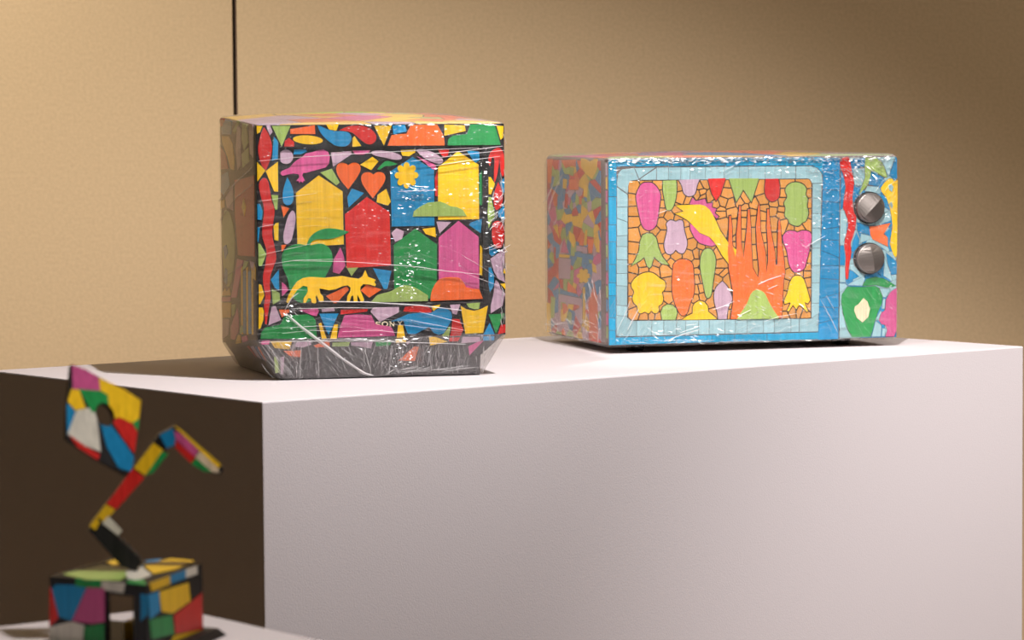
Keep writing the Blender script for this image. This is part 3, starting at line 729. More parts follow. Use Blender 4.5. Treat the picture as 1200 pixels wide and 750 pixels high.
# left side panel
Hs = homography([(300.5, 147), (258, 138.5), (260.5, 402), (302.3, 398)], [(Y0 + BZ, TZ1), (Y1, TZ1 + 0.0115), (Y1, TZB), (Y0 + BZ, TZ0)])
OUT_L = Vector((-1, 0, 0))
def tv_side(px, py):
    y, z = Hs(px, py); return Vector((X0, y, z))
SIDE = [
 (IN, 'red', 'A', [(90, 140), (140, 145), (135, 240), (92, 230)]),
 (IN, 'yellow', 'A', [(105, 350), (195, 350), (240, 440), (258, 600), (255, 750), (215, 740), (180, 600), (120, 450)]),
 (IN, 'lime', 'A', [(240, 290), (300, 165), (330, 175), (265, 320)]),
 (IN, 'lilac', 'A', [(300, 210), (340, 260), (335, 690), (300, 750), (278, 500)]),
 (IN, 'lilac', 'A', [(440, 195), (488, 205), (488, 600), (450, 550)]),
 (IN, 'lime', 'A', [(360, 200), (410, 210), (430, 420), (380, 520), (350, 380)]),
 (IN, 'blue', 'A', [(150, 160), (235, 175), (220, 330), (110, 330), (105, 260)]),
 (IN, 'red', 'A', [(95, 480), (150, 560), (185, 740), (100, 745)]),
 (IN, 'lime', 'A', [(350, 560), (430, 480), (440, 640), (360, 720)]),
 (IN, 'red', 'D', [(265, 120), (498, 60), (498, 1010), (300, 1000), (265, 500)]),
 (IN, 'yellow', 'D', [(380, 330), (402, 430), (385, 540), (355, 430)], 0, 1),
 (IN, 'blue', 'D', [(110, 60), (180, 20), (200, 180), (130, 300), (95, 260)]),
 (IN, 'lilac', 'D', [(150, 330), (240, 180), (245, 480), (170, 440)]),
 (IN, 'yellow', 'D', [(95, 370), (135, 350), (140, 440), (100, 460)]),
 ('leaf_inlay', 'lime', 'D', [(150, 470), (210, 530), (250, 690), (262, 900), (245, 1140), (200, 1360), (150, 1330), (120, 1100), (105, 800), (115, 600)], 1),
 (IN, 'blue', 'G', [(130, 160), (165, 130), (185, 220), (150, 300)], 0, 1),
 (IN, 'blue', 'G', [(150, 400), (175, 430), (170, 600), (135, 560)], 0, 1),
 (IN, 'pink', 'G', [(290, 290), (360, 310), (310, 560), (280, 745), (215, 745), (250, 560)]),
 (IN, 'lime', 'G', [(375, 310), (425, 320), (400, 380), (350, 430)]),
 (IN, 'lilac', 'G', [(440, 310), (495, 330), (480, 420), (460, 400)]),
 (IN, 'yellow', 'G', [(495, 345), (512, 400), (508, 540), (475, 500)]),
 (IN, 'yellow', 'G', [(110, 690), (140, 640), (160, 680), (190, 630), (210, 720), (110, 730)]),
 (IN, 'pink', 'J', [(105, 45), (210, 40), (205, 95), (105, 95)]),
 (IN, 'yellow', 'J', [(105, 110), (210, 105), (205, 280), (110, 285)]),
 (IN, 'lime', 'J', [(220, 130), (265, 120), (255, 230), (225, 270)]),
 (IN, 'pink', 'J', [(290, 170), (305, 300), (300, 430), (250, 540), (210, 530), (205, 400)]),
 (IN, 'lilac', 'J', [(110, 300), (190, 300), (180, 480), (110, 540)]),
 (IN, 'lime', 'J', [(320, 400), (350, 350), (365, 440), (320, 465)]),
 (IN, 'yellow', 'J', [(275, 540), (300, 475), (325, 480), (330, 570), (270, 580)]),
 (IN, 'pink', 'J', [(340, 500), (400, 480), (415, 540), (350, 565)]),
]
for kx in (345, 408, 470):
    SIDE.append((IN, 'yellow', 'G', [(kx - 9, 400), (kx + 9, 380), (kx + 9, 1170), (kx - 9, 1165)]))
for kx in (376, 438):
    SIDE.append((IN, 'blue', 'G', [(kx - 16, 440), (kx + 16, 420), (kx + 16, 1160), (kx - 16, 1160)]))
side_panel = bm_obj('side_panel', box_bm(X0 - 0.0002, X0 + 0.004, Y0 + BZ + 0.001, Y1 - 0.004, TZ0 + 0.002, TZ1 - 0.004), 'black', tv)
put(SIDE, tv_side, OUT_L, side_panel, 0.0010)
# inlay on the chamfer of the base, left
def chamfer_left(t, y):   # t 0 top .. 1 bottom
    return Vector((X0 + 0.002 + 0.019 * t - 0.0022, y, tv_bot(y) * (1 - t) + 0.024 * t))
for col, y0, y1 in (('red', -0.06, -0.03), ('lilac', -0.10, -0.065), ('blue', -0.13, -0.108), ('orange', -0.15, -0.135)):
    piece(IN, col, [(0.25, y0), (0.9, y0 + 0.006), (0.8, y1), (0.3, y1 - 0.004)], chamfer_left, Vector((-0.6, 0, -0.8)), 0.0006, base)

# top and right side covered with patches
def patches(parent, bounds, n, cols, to3, out_n, thick, gap, seed):
    rr = random.Random(seed); x0, y0, x1, y1 = bounds
    seeds = [(rr.uniform(x0, x1), rr.uniform(y0, y1)) for _ in range(n)]
    for c in voronoi(seeds, [(x0, y0), (x1, y0), (x1, y1), (x0, y1)], gap):
        if c and abs(area2(c)) > 1e-5: piece(IN, rr.choice(cols), ccw(c), to3, out_n, thick, parent)
PASTEL = ['yellow', 'lilac', 'orange', 'pink', 'lime', 'orange', 'yellow', 'blue']
patches(cabinet, (X0 + 0.003, Y0 + 0.010, X1 - 0.003, Y1 - 0.004), 34, PASTEL, lambda x, y: Vector((x, y, tv_top(x, y))), Vector((0, 0, 1)), 0.001, 0.0012, 3)
BRIGHT = ['yellow', 'green', 'red', 'blue', 'pink', 'lilac', 'orange', 'lime']
patches(cabinet, (Y0 + 0.012, 0.064, Y1 - 0.006, TZ1 - 0.008), 40, BRIGHT, lambda y, z: Vector((X1, y, z)), Vector((1, 0, 0)), 0.001, 0.003, 5)

# stretch wrap on the television
FO = 0.0024
wb0 = [Vector(v) for v in ((X0 + 0.030, Y0 + 0.005, 0.0022), (X1 - 0.031, Y0 + 0.005, 0.0022), (X1 - 0.028, Y0 + 0.305, 0.0022), (X0 + 0.014, Y0 + 0.305, 0.0022))]
wb0b = [Vector(v) for v in ((X0 + 0.025, Y0 + 0.001, 0.009), (X1 - 0.029, Y0 + 0.001, 0.008), (X1 - 0.026, Y0 + 0.315, 0.008), (X0 + 0.010, Y0 + 0.315, 0.008))]
wb1 = [Vector((p.x, p.y, tv_bot(p.y) + 0.001)) for p in tv_quad(FO)]
rings = [ring(wb0, 0.012), ring(wb0b, 0.012), ring(wb1, 0.010)] + [top_ring(o, 0.010, d) for o, d in ((FO, 0.008), (FO - 0.0006, 0.0035), (FO - 0.0025, -0.0005), (FO - 0.006, -0.0026), (-0.012, -0.0035))] + [top_ring(-k, 0.01, -0.0035) for k in (0.03, 0.06, 0.10, 0.14)]
V, Fc = loft(rings, False, True)
wrap = mesh_obj('stretch_wrap', V, Fc, ['film', 'film_skirt', 'film_layers', 'film_side'], tv, smooth=True)
for p in wrap.data.polygons:
    c = p.center
    p.material_index = 1 if c.z < 0.048 else 2 if c.z > TZ1 - 0.0005 else 3 if c.x < X0 + 0.001 else 0
wrap['label'] = 'clear shiny stretch wrap'
LINES = [([(342, 304.5), (400, 306), (440, 309), (490, 313.5), (520, 318.5), (562, 323)], 0.9),
 ([(303, 188), (345, 184), (420, 180), (500, 176), (560, 174)], 0.8), ([(490, 182), (540, 178), (588, 172)], 0.9), ([(480, 189.5), (540, 182), (590, 177)], 0.8),
 ([(500, 196), (540, 190), (585, 184)], 0.7), ([(372, 352.3), (430, 354), (490, 358.5), (540, 365)], 1.5), ([(340, 360.5), (400, 360), (440, 361)], 1.0),
 ([(303, 399.5), (345, 398.5), (420, 399), (480, 402), (545, 405)], 1.0), ([(375, 396), (420, 397.5), (460, 400)], 0.8), ([(490, 366), (530, 377), (545, 382)], 0.7),
 ([(480, 376), (545, 389)], 0.7), ([(460, 380), (540, 390)], 0.6), ([(303, 235), (345, 229), (370, 226)], 0.5), ([(303, 265), (320, 262)], 0.5), ([(303, 298), (340, 290), (372, 283)], 0.5),
 ([(303, 310), (345, 304), (400, 303)], 0.5), ([(490, 316), (540, 320), (585, 337)], 0.5), ([(540, 300), (565, 315), (585, 330)], 0.5), ([(333, 362), (341, 348), (349, 342)], 1.2),
 ([(300, 341), (330, 338), (360, 339)], 0.4), ([(330, 383), (370, 381), (400, 383)], 0.7), ([(330, 389), (365, 386), (395, 388)], 0.6), ([(400, 388), (440, 387), (470, 391)], 0.6), ([(465, 224.5), (490, 224), (511, 223.5)], 0.9), ([(488, 219), (500, 219)], 1.0)]
folds('wrap_fold', 'fold', LINES, tv_front, OUT_F, FO + 0.0003, wrap)
def tv_skirt(px, py):
    x, z = Hf(px, py); t = max(0, min(1, (TZ0 - z) / TZ0))
    return Vector((x, Y0 - FO * (1 - t) + 0.001 * t - 0.0004, max(z, 0.004)))
SK = [([(334, 366), (352, 382), (375, 400), (400, 420), (425, 437), (437, 441)], 3.6), ([(426, 408), (430, 425), (434, 436)], 1.4), ([(312, 402), (325, 418), (340, 437)], 1.2), ([(306, 402), (318, 420), (332, 438)], 1.0), ([(371, 404), (373, 440)], 1.2),
      ([(452, 406), (444, 420), (438, 436)], 0.8), ([(440, 408), (446, 424), (455, 438)], 0.8), ([(378, 412), (395, 432), (400, 438)], 0.6), ([(455, 428), (463, 432), (450, 440)], 1.6), ([(500, 435), (520, 434), (545, 430)], 1.4)]
folds('wrap_fold', 'fold', SK[:1], tv_skirt, OUT_F, 0.0004, wrap)
folds('wrap_fold', 'fold_soft', SK[1:], tv_skirt, OUT_F, 0.0004, wrap)
UPV = Vector((0, 0, 1))
crinkles('wrap_crinkle', [(436, 250, 9, 12, 26, 0, 3, 0.9), (478, 230, 14, 14, 40, 5, 4, 0.9), (485, 222, 8, 3, 14, 2, 9, 0.9), (545, 215, 22, 18, 36, 5, 3.5, 0.9), (478, 300, 8, 14, 34, 0, 3, 0.9), (475, 330, 8, 12, 34, 5, 3, 0.9), (478, 342, 10, 5, 20, 5, 3, 1.0),
  (520, 155, 45, 5, 34, 0, 3, 0.8), (430, 150, 45, 4, 26, -20, 4, 0.9), (480, 145.5, 60, 1.0, 60, 0, 7, 1.0), (566, 225, 6, 30, 30, 0, 3, 1.0), (582, 250, 6, 14, 44, 30, 4, 1.1), (585, 285, 5, 14, 34, 30, 4, 1.2), (345, 365, 8, 5, 26, 20, 4, 1.1), (350, 380, 20, 9, 20, 10, 3, 0.9),
  (420, 398, 60, 2.2, 46, 0, 8, 0.9), (465, 400, 14, 6, 30, 10, 4, 1.0), (470, 420, 10, 8, 34, 0, 3, 1.0), (330, 168, 20, 14, 20, -20, 3, 0.8), (520, 310, 28, 20, 18, 10, 3.5, 0.7)], tv_front, OUT_F, UPV, FO + 0.0010, wrap, 5, 0.0013, (303, 145.5, 590, 436))
random.seed(11)
joined_folds('wrap_crease', 'fold_soft', streaks((345, 408, 372, 436), 88, 8, 26, 22, 0.7) + streaks((425, 408, 548, 432), 95, 24, 24, 120, 0.7) + streaks((372, 408, 430, 436), 60, 30, 24, 30, 0.5) + streaks((312, 404, 350, 436), 55, 10, 26, 30, 0.6) + streaks((455, 432, 550, 438), -6, 10, 26, 30, 0.8), tv_skirt, OUT_F, 0.0005, wrap)
joined_folds('wrap_crease', 'fold_soft', streaks((310, 345, 400, 395), -4, 6, 40, 12, 0.35) + streaks((390, 372, 560, 395), 8, 6, 45, 14, 0.35) + streaks((305, 215, 345, 345), -10, 4, 36, 14, 0.3) + streaks((330, 260, 400, 350), 2, 4, 40, 8, 0.3) + streaks((480, 290, 585, 345), 22, 6, 40, 10, 0.3)
             + streaks((350, 222, 400, 262), -8, 3, 34, 7, 0.25), tv_front, OUT_F, FO + 0.0003, wrap, 0.0006)
random.seed(12)
# crumpled wrap along the right front edge
joined_folds('wrap_crease', 'fold', streaks((586, 150, 592.5, 400), 84, 18, 14, 30, 0.8) + streaks((572, 248, 590, 268), 125, 25, 10, 14, 0.9) + streaks((577, 225, 591, 245), 120, 25, 8, 8, 0.8) + streaks((573, 288, 592, 300), -25, 15, 12, 6, 0.8), tv_front, OUT_F, FO + 0.0004, wrap)
folds('wrap_fold', 'fold_soft', [([(259, 237), (275, 219), (299, 196)], 3.0), ([(260, 260), (280, 232), (300, 216)], 1.2), ([(262, 330), (300, 300)], 0.7)], tv_side, OUT_L, FO + 0.0003, wrap)

# ------------------------------------------------------------------ microwave
MW_, MD_, MZ0, MZ1 = 0.5021, 0.3236, 0.0132, 0.3139
myaw = 0.2972
md = Vector((math.cos(myaw), math.sin(myaw), 0)); mn = Vector((-math.sin(myaw), math.cos(myaw), 0))
mw = empty('microwave_oven', Vector((0.1544, 5.1614, 1.0)) + md * MW_ / 2 + mn * MD_ / 2, myaw)
tag(mw, 'microwave oven with blue tile border and vegetable mosaic door under crinkled clear wrap', 'microwave')
A0, A1, B0, B1 = -MW_ / 2, MW_ / 2, -MD_ / 2, MD_ / 2
def mw_top(x, y): return MZ1 + 0.0060 * math.sin(math.pi * min(1, max(0, (x - A0) / MW_))) * min(1, (y - B0) / MD_ * 2)
def mw_quad(off): return [Vector((A0 - off, B0 - off, 0)), Vector((A1 + off, B0 - off, 0)), Vector((A1 + off, B1 + off, 0)), Vector((A0 - off, B1 + off, 0))]
def mw_ring(off, r, z=None, drop=0.0, ymin=-9):
    R = ring(mw_quad(off), r)
    return [Vector((p.x, max(p.y, ymin), z if z is not None else mw_top(p.x, p.y) - drop)) for p in R]
DY = 0.010
V, Fc = loft([mw_ring(-0.004, 0.004, MZ0, 0, B0 + DY), mw_ring(0, 0.004, MZ0 + 0.004, 0, B0 + DY), mw_ring(0, 0.004, None, 0.003, B0 + DY), mw_ring(-0.002, 0.004, None, 0, B0 + DY)] + [mw_ring(-k, 0.004, None, 0, B0 + DY) for k in (0.03, 0.08, 0.13)])
body = mesh_obj('body', V, Fc, 'grout_grey', mw)
Hm = homography([(713.5, 405), (1052, 394), (1050, 182.5), (711.2, 186)], [(A0, MZ0), (A1, MZ0), (A1, MZ1), (A0, MZ1)])
def mw_front(px, py):
    x, z = Hm(px, py); return Vector((x, B0, z))
DX = Hm(983.8, 290)[0]
door = bm_obj('door', box_bm(A0, DX - 0.0004, B0, B0 + DY, MZ0 + 0.001, MZ1 - 0.001, 0.0008, 1), 'grout_grey', mw)
ctrl = bm_obj('control_panel', box_bm(DX + 0.0004, A1, B0, B0 + DY, MZ0 + 0.001, MZ1 - 0.001, 0.0008, 1), 'grout_grey', mw)
# door window area
WIN = [(737, 211.5), (948, 209.5), (951, 213), (951.5, 371.5), (948, 372), (740, 374.8), (736, 371), (735.3, 217)]
window = mesh_obj('door_window', *prism(ccw(WIN), None, mw_front, OUT_F, 0.0008), 'grout', door)
def mw_win(px, py): return mw_front(px, py) - Vector((0, 0.0008, 0))
MT = 0.0010
def quadpiece(nm, col, p, parent, to3=mw_front, th=MT):
    piece(nm, col, ccw(p), to3, OUT_F, th, parent)
g = 0.28
# blue outer tiles: left column, right column, top and bottom bands
ys = [187.5, 197, 230.5, 263, 283, 309.5, 331, 346, 372, 386.5, 404]
for a, c in zip(ys[:-1], ys[1:]):
    quadpiece('border_tile', 'aqua', [(712 + (a - 186) * 0.008 + g, a + g), (721.6, a + g), (722.0, c - g), (712.2 + (c - 186) * 0.008 + g, c - g)], door)
xs = [722, 744, 783, 816, 850, 884, 920, 962]
for i, (a, c) in enumerate(zip(xs[:-1], xs[1:])):
    ya, yc = 187.2 - (a - 712) * 0.0095, 187.2 - (c - 712) * 0.0095
    quadpiece('border_tile', 'aqua', [(a + g, ya), (c - g, yc), (c - g, 194.6 - (c - 722) * 0.004), (a + g, 195.4 - (a - 722) * 0.004)], door)
xs = [722, 752, 793, 835, 862, 900, 961]
for a, c in zip(xs[:-1], xs[1:]):
    quadpiece('border_tile', 'aqua', [(a + g, 403.8 - (a - 712) * 0.0325), (c - g, 403.8 - (c - 712) * 0.0325), (c - g, 395 - (c - 722) * 0.029), (a + g, 395 - (a - 722) * 0.029)], door)
ry = [(185.5, 185), (202, 199), (222, 223), (236, 237.2), (268.5, 265.5), (280.5, 280.8), (292.5, 301), (310.2, 310.4), (325.2, 326.6), (349, 342.5), (358.3, 359.2), (377.5, 372), (396.8, 395.8)]
for (a, b_), (c, d_) in zip(ry[:-1], ry[1:]):
    xl = 964.5 - (a - 185) * 0.022; xl2 = 964.5 - (c - 185) * 0.022
    quadpiece('border_tile', 'blue', [(xl + g, a + g), (983.6 - g, b_ + g), (983.9 - g, d_ - g), (xl2 + g, c - g)], door)
# pale inner border tiles
ly = [(219.2, 228), (242.6, 242.4), (255.5, 260), (276.2, 275.4), (288.5, 288.6), (304, 304.2), (320, 320), (334.2, 334.6), (357, 358), (369, 370), (392, 376)]
for (a, b_), (c, d_) in zip(ly[:-1], ly[1:]):
    quadpiece('border_tile', 'paleblue', [(722.2 + g, a + g), (734.9, b_ + g), (735.1, d_ - g), (722.6 + g, c - g)], door)
tops = [769, 783, 797.5, 808.5, 826.5, 848.5, 866, 877, 896.5, 915, 932]
for a, c in zip(tops[:-1], tops[1:]):
    yt = lambda x: 196.6 - (x - 722) * 0.008; yb = lambda x: 211.3 - (x - 737) * 0.0085
    quadpiece('border_tile', 'paleblue', [(a + g, yt(a) + g), (c - g, yt(c) + g), (c - g, yb(c) - g), (a + g, yb(a) - g)], door)
for p in ([(722.6, 213), (724, 203.5), (728, 198.8), (742.6, 197.2), (747.6, 210.2), (738, 212), (735.6, 218), (735, 227), (722.6, 218)], [(743.4, 197.2), (767, 196.6), (750.5, 208), (748.6, 209.6)], [(751, 209), (768.4, 197.6), (768.4, 210.6), (750, 210.8)],
          [(932.5, 195.3), (950, 195), (957, 197.5), (962.4, 204), (963.6, 214.6), (951, 214.6), (950, 211), (947, 209.2), (932.5, 209.5)]):
    quadpiece('border_tile', 'paleblue', p, door)
quadpiece('border_tile', 'aqua', [(962, 185.4), (964.6, 185.4), (964.6, 193.8), (962, 194)], door)
quadpiece('border_tile', 'aqua', [(951, 194.4), (964, 194.0), (964, 206), (962.9, 203.3), (957.6, 196.8)], door)
rr_ = [(215, 215), (232.5, 231.5), (249.8, 250.3), (266.8, 266.5), (290.2, 290.2), (310.3, 310), (330.6, 330.6), (354.2, 354.2), (371.6, 366)]
for (a, b_), (c, d_) in zip(rr_[:-1], rr_[1:]):
    xr = 962.6 - (a - 230) * 0.012; xr2 = 962.6 - (c - 230) * 0.012
    quadpiece('border_tile', 'paleblue', [(952 + g, a + g), (xr - g, b_ + g), (xr2 - g, d_ - g), (952 + g, c - g)], door)
bots = [746.5, 764.5, 778.5, 793.5, 804.5, 819.5, 832, 850.5, 863, 877, 896, 908.5, 928, 937.5]
for a, c in zip(bots[:-1], bots[1:]):
    yt = lambda x: 375.2 - (x - 740) * 0.0145; yb = lambda x: 394 - (x - 722) * 0.029
    quadpiece('border_tile', 'paleblue', [(a + g, yt(a) + g), (c - g, yt(c) + g), (c - g, yb(c) - g), (a + g, yb(a) - g)], door)
quadpiece('border_tile', 'paleblue', [(722.8, 392.5), (735.4, 372), (740, 375.3), (746.2, 375.6), (746.2, 393), (728, 393.6)], door)
quadpiece('border_tile', 'paleblue', [(938, 372.6), (949, 372.4), (952.4, 372), (960, 366.6), (960, 387), (938, 387.6)], door)

VEG = [
 ('aubergine_inlay', 'pink', 'a', [(530, 398), (580, 390), (640, 398), (700, 455), (735, 535), (725, 640), (712, 750), (700, 830), (685, 890), (645, 930), (600, 945), (550, 925), (515, 870), (495, 790), (475, 700), (455, 600), (452, 530), (490, 440)], 1),
 ('pepper_inlay', 'lime', 'a', [(765, 368, 1), (920, 362, 1), (925, 480), (910, 600), (875, 690), (840, 712), (805, 690), (780, 560), (765, 480)], 1),
 ('radish_inlay', 'lilac', 'a', [(950, 358, 1), (1195, 350, 1), (1165, 420), (1145, 510), (1110, 540), (1060, 548), (1010, 510), (990, 430)], 1),
 ('pepper_inlay', 'red', 'b', [(92, 345), (300, 340), (240, 530), (190, 600), (140, 520)]),
 ('leaf_inlay', 'lime', 'b', [(340, 342), (690, 342), (605, 615), (510, 470), (428, 615)]),
 ('pepper_inlay', 'red', 'b', [(770, 348, 1), (918, 345, 1), (935, 450), (925, 560), (870, 605), (830, 605), (780, 560), (760, 470)], 1),
 ('pepper_inlay', 'lime', 'Z7', [(500, 238), (545, 250), (570, 280), (565, 315), (580, 345), (575, 390), (585, 430), (570, 480), (545, 495), (520, 515), (470, 500), (455, 470), (435, 450), (440, 400), (430, 370), (450, 330), (437, 290), (455, 255)], 1),
 ('beet_inlay', 'pink', 'Z7', [(425, 580), (455, 548), (500, 548), (515, 556), (545, 545), (590, 550), (606, 580), (598, 640), (585, 700), (575, 740), (560, 785), (520, 806), (490, 800), (465, 755), (452, 680), (430, 620)], 1),
 ('squash_inlay', 'yellow', 'Z8', [(510, 175), (540, 178), (560, 200), (580, 260), (600, 330), (585, 352), (565, 340), (570, 360), (588, 400), (580, 405), (545, 365), (525, 365), (515, 388), (490, 360), (465, 402), (455, 398), (478, 350), (470, 345), (440, 355), (435, 335), (455, 290), (470, 220), (490, 185)]),
 ('comb_inlay', 'pink', 'e', [(-120, -60), (-85, -135), (-50, -95), (0, -105), (60, -120), (80, -65), (145, -75), (140, -20), (195, -5), (175, 45), (220, 85), (200, 110), (150, 60), (60, -30)]),
 ('wing_inlay', 'pink', 'e', [(-115, 165), (-70, 200), (0, 280), (110, 325), (190, 415), (140, 430), (60, 412), (0, 392), (-60, 330), (-110, 230)]),
 ('bird_inlay', 'yellow', 'e', [(-290, -45), (-150, -50), (0, -55), (60, -40), (115, 5), (150, 60), (190, 140), (240, 250), (330, 380), (430, 470), (530, 600), (620, 700), (690, 800), (660, 880), (600, 850), (540, 830), (430, 740), (330, 620), (260, 530), (210, 440), (160, 370), (110, 320), (0, 275), (-70, 200), (-140, 130), (-220, 85), (-290, 52), (-190, 25)], 0, 1),
 ('turnip_inlay', 'lilac', 'd', [(850, 130), (890, 135), (920, 145), (960, 128), (1000, 140), (1010, 190), (1020, 260), (1050, 370), (1045, 440), (1010, 510), (960, 505), (920, 470, 1), (880, 515), (830, 520), (795, 480), (785, 400), (810, 290), (820, 220), (810, 170)], 1),
 ('flower_inlay', 'lime', 'd', [(580, 280), (640, 285), (690, 340), (715, 450), (760, 550), (840, 650), (760, 635), (690, 580), (665, 550), (650, 600), (630, 670), (610, 685), (585, 660), (560, 590), (550, 555), (500, 600), (400, 660), (450, 580), (490, 480), (500, 380), (530, 300)]),
 ('pepper_inlay', 'lime', 'e', [(20, 540), (50, 480), (90, 458), (140, 470), (180, 540), (190, 620), (175, 740), (160, 850), (140, 990), (105, 1035), (75, 1000), (50, 880), (20, 740), (10, 640)], 1),
 ('carrot_inlay', 'orange', 'i', [(890, 0), (900, -60), (950, -105), (1010, -118), (1080, -100), (1120, -50), (1130, 50), (1140, 200), (1130, 300), (1090, 400), (1060, 500), (1010, 540), (960, 490), (900, 350), (880, 200)], 1),
 ('tomato_inlay', 'yellow', 'i', [(610, 35), (680, 60), (740, 110), (790, 140), (800, 200), (780, 250), (760, 270), (775, 340), (760, 400), (720, 430), (725, 480), (700, 510), (670, 510), (635, 485), (605, 515), (560, 495), (510, 515), (480, 490), (470, 430), (430, 390), (415, 330), (435, 265), (400, 200), (410, 150), (460, 90), (530, 50)], 1),
 ('lettuce_inlay', 'lime', 'i', [(750, 500), (775, 440), (830, 410), (890, 420), (930, 460), (940, 510), (920, 588), (765, 588)]),
 ('pear_inlay', 'yellow', 'i', [(1000, 588), (1060, 545), (1125, 515), (1125, 440), (1150, 395), (1200, 366), (1260, 380), (1300, 430), (1308, 495), (1360, 535), (1412, 578), (1200, 586)]),
 ('onion_inlay', 'lilac', 'j', [(270, 140, 1), (320, 190), (360, 260), (388, 350), (350, 420), (330, 500), (325, 578, 1), (225, 580, 1), (215, 500), (185, 400), (175, 300), (200, 210)], 1),
 ('fork_inlay', 'orange', 'e', [(370, 1276), (395, 1100), (395, 960), (345, 700), (330, 500), (340, 300), (345, 80), (360, 75), (375, 200), (380, 400), (420, 560), (435, 440), (430, 300), (450, 100), (462, -40), (475, -40), (480, 150), (485, 400), (515, 570), (535, 400), (555, 200), (565, 0), (580, 0), (595, 200), (605, 450), (620, 680), (690, 800), (700, 700), (670, 400), (660, 200), (680, 0), (692, -80), (700, 0), (710, 250), (770, 500), (782, 750), (805, 600), (800, 400), (785, 200), (790, 0), (805, 0), (820, 150), (840, 300), (880, 500), (890, 650), (915, 640), (915, 400), (920, 150), (932, 110), (945, 200), (960, 400), (990, 600), (1000, 750), (985, 830), (965, 1262)], 0, 2),
 ('hill_inlay', 'lime', 'Z8', [(130, 453, 1), (150, 420), (190, 360), (220, 290), (250, 265), (280, 268), (310, 290), (340, 350), (370, 400), (400, 440, 1), (395, 448, 1)], 1, 3),
]
put(VEG, mw_win, OUT_F, window, 0.0006)
holes = []
for sp in VEG:
    p = px_of(sp[2], sp[3]); p = catmull(p) if len(sp) > 4 and sp[4] else [q[:2] for q in p]
    holes.append(grow(p, 1.25))
SEEDS = {'a': [(430, 440), (560, 380), (705, 420), (405, 600), (745, 540), (745, 640), (955, 420), (985, 560), (1070, 590), (1180, 520), (930, 710), (1195, 430)],
 'b': [(50, 400), (320, 390), (310, 510), (110, 550), (40, 560), (15, 510), (190, 650), (270, 620), (360, 650), (240, 715), (470, 620), (540, 570), (520, 690), (640, 660), (700, 450), (750, 600), (760, 690), (870, 630), (970, 610), (970, 400), (970, 515), (860, 720), (960, 720)],
 'c': [(60, 400), (85, 520), (80, 620)],
 'd': [(415, 30), (415, 140), (430, 290), (410, 470), (400, 575), (540, 640), (690, 620), (420, 700), (800, 690), (740, 30), (755, 160), (750, 320), (750, 480), (800, 560), (920, 545), (860, 625), (1070, 540), (1180, 510), (1170, 650), (960, 100), (1040, 140), (1070, 270), (1110, 410), (840, 75), (560, 255), (660, 255)],
 'e': [(240, 30), (280, 180), (380, 20), (405, 200), (520, 40), (515, 150), (510, 310), (505, 450), (620, 30), (625, 120), (630, 300), (640, 520), (650, 660), (740, 60), (740, 210), (745, 335), (770, 450), (790, 620), (870, 150), (880, 380), (895, 500), (900, 680), (955, 50), (990, 190), (985, 480), (1000, 620), (1160, 220), (30, 430), (110, 435), (220, 520), (250, 640), (10, 510), (10, 680), (250, 730), (1060, 215)],
 'g': [(60, 150), (90, 410), (90, 560), (60, 690), (95, 60)],
 'j': [(20, 100), (15, 230), (40, 320), (130, 390), (170, 510), (220, 110), (260, 40), (330, 120), (375, 410), (350, 520), (1060, 60), (1020, 180), (990, 310), (1000, 440), (1090, 490), (1180, 480), (880, 120), (1180, 40), (1000, 530)],
 'i': [(380, 240), (380, 390), (430, 520), (560, 560), (640, 555), (715, 560), (760, 430), (840, 190), (835, 330), (930, 430), (960, 560), (1090, 450), (1180, 110), (1170, 240), (1160, 340), (1180, 10), (400, 90), (550, 10), (660, 10)],
 'k': [(60, 40), (80, 150), (95, 270), (85, 430), (40, 500)]}
seeds = [q for fr, ps in SEEDS.items() for q in px_of(fr, ps)]
WB = ccw([(737.4, 212.2), (947.5, 210.2), (950.3, 213.5), (950.8, 370.6), (947.5, 371.3), (740.5, 374.1), (736.8, 370.8), (736, 217.2)])
for cell in voronoi(seeds, WB, 0.75):
    if not cell: continue
    for vv, tt in subtract(cell, holes):
        if tri_area(vv, tt) > 4.0:
            piece('mosaic_tile', 'tan', vv, mw_win, OUT_F, 0.0006, window, tt)

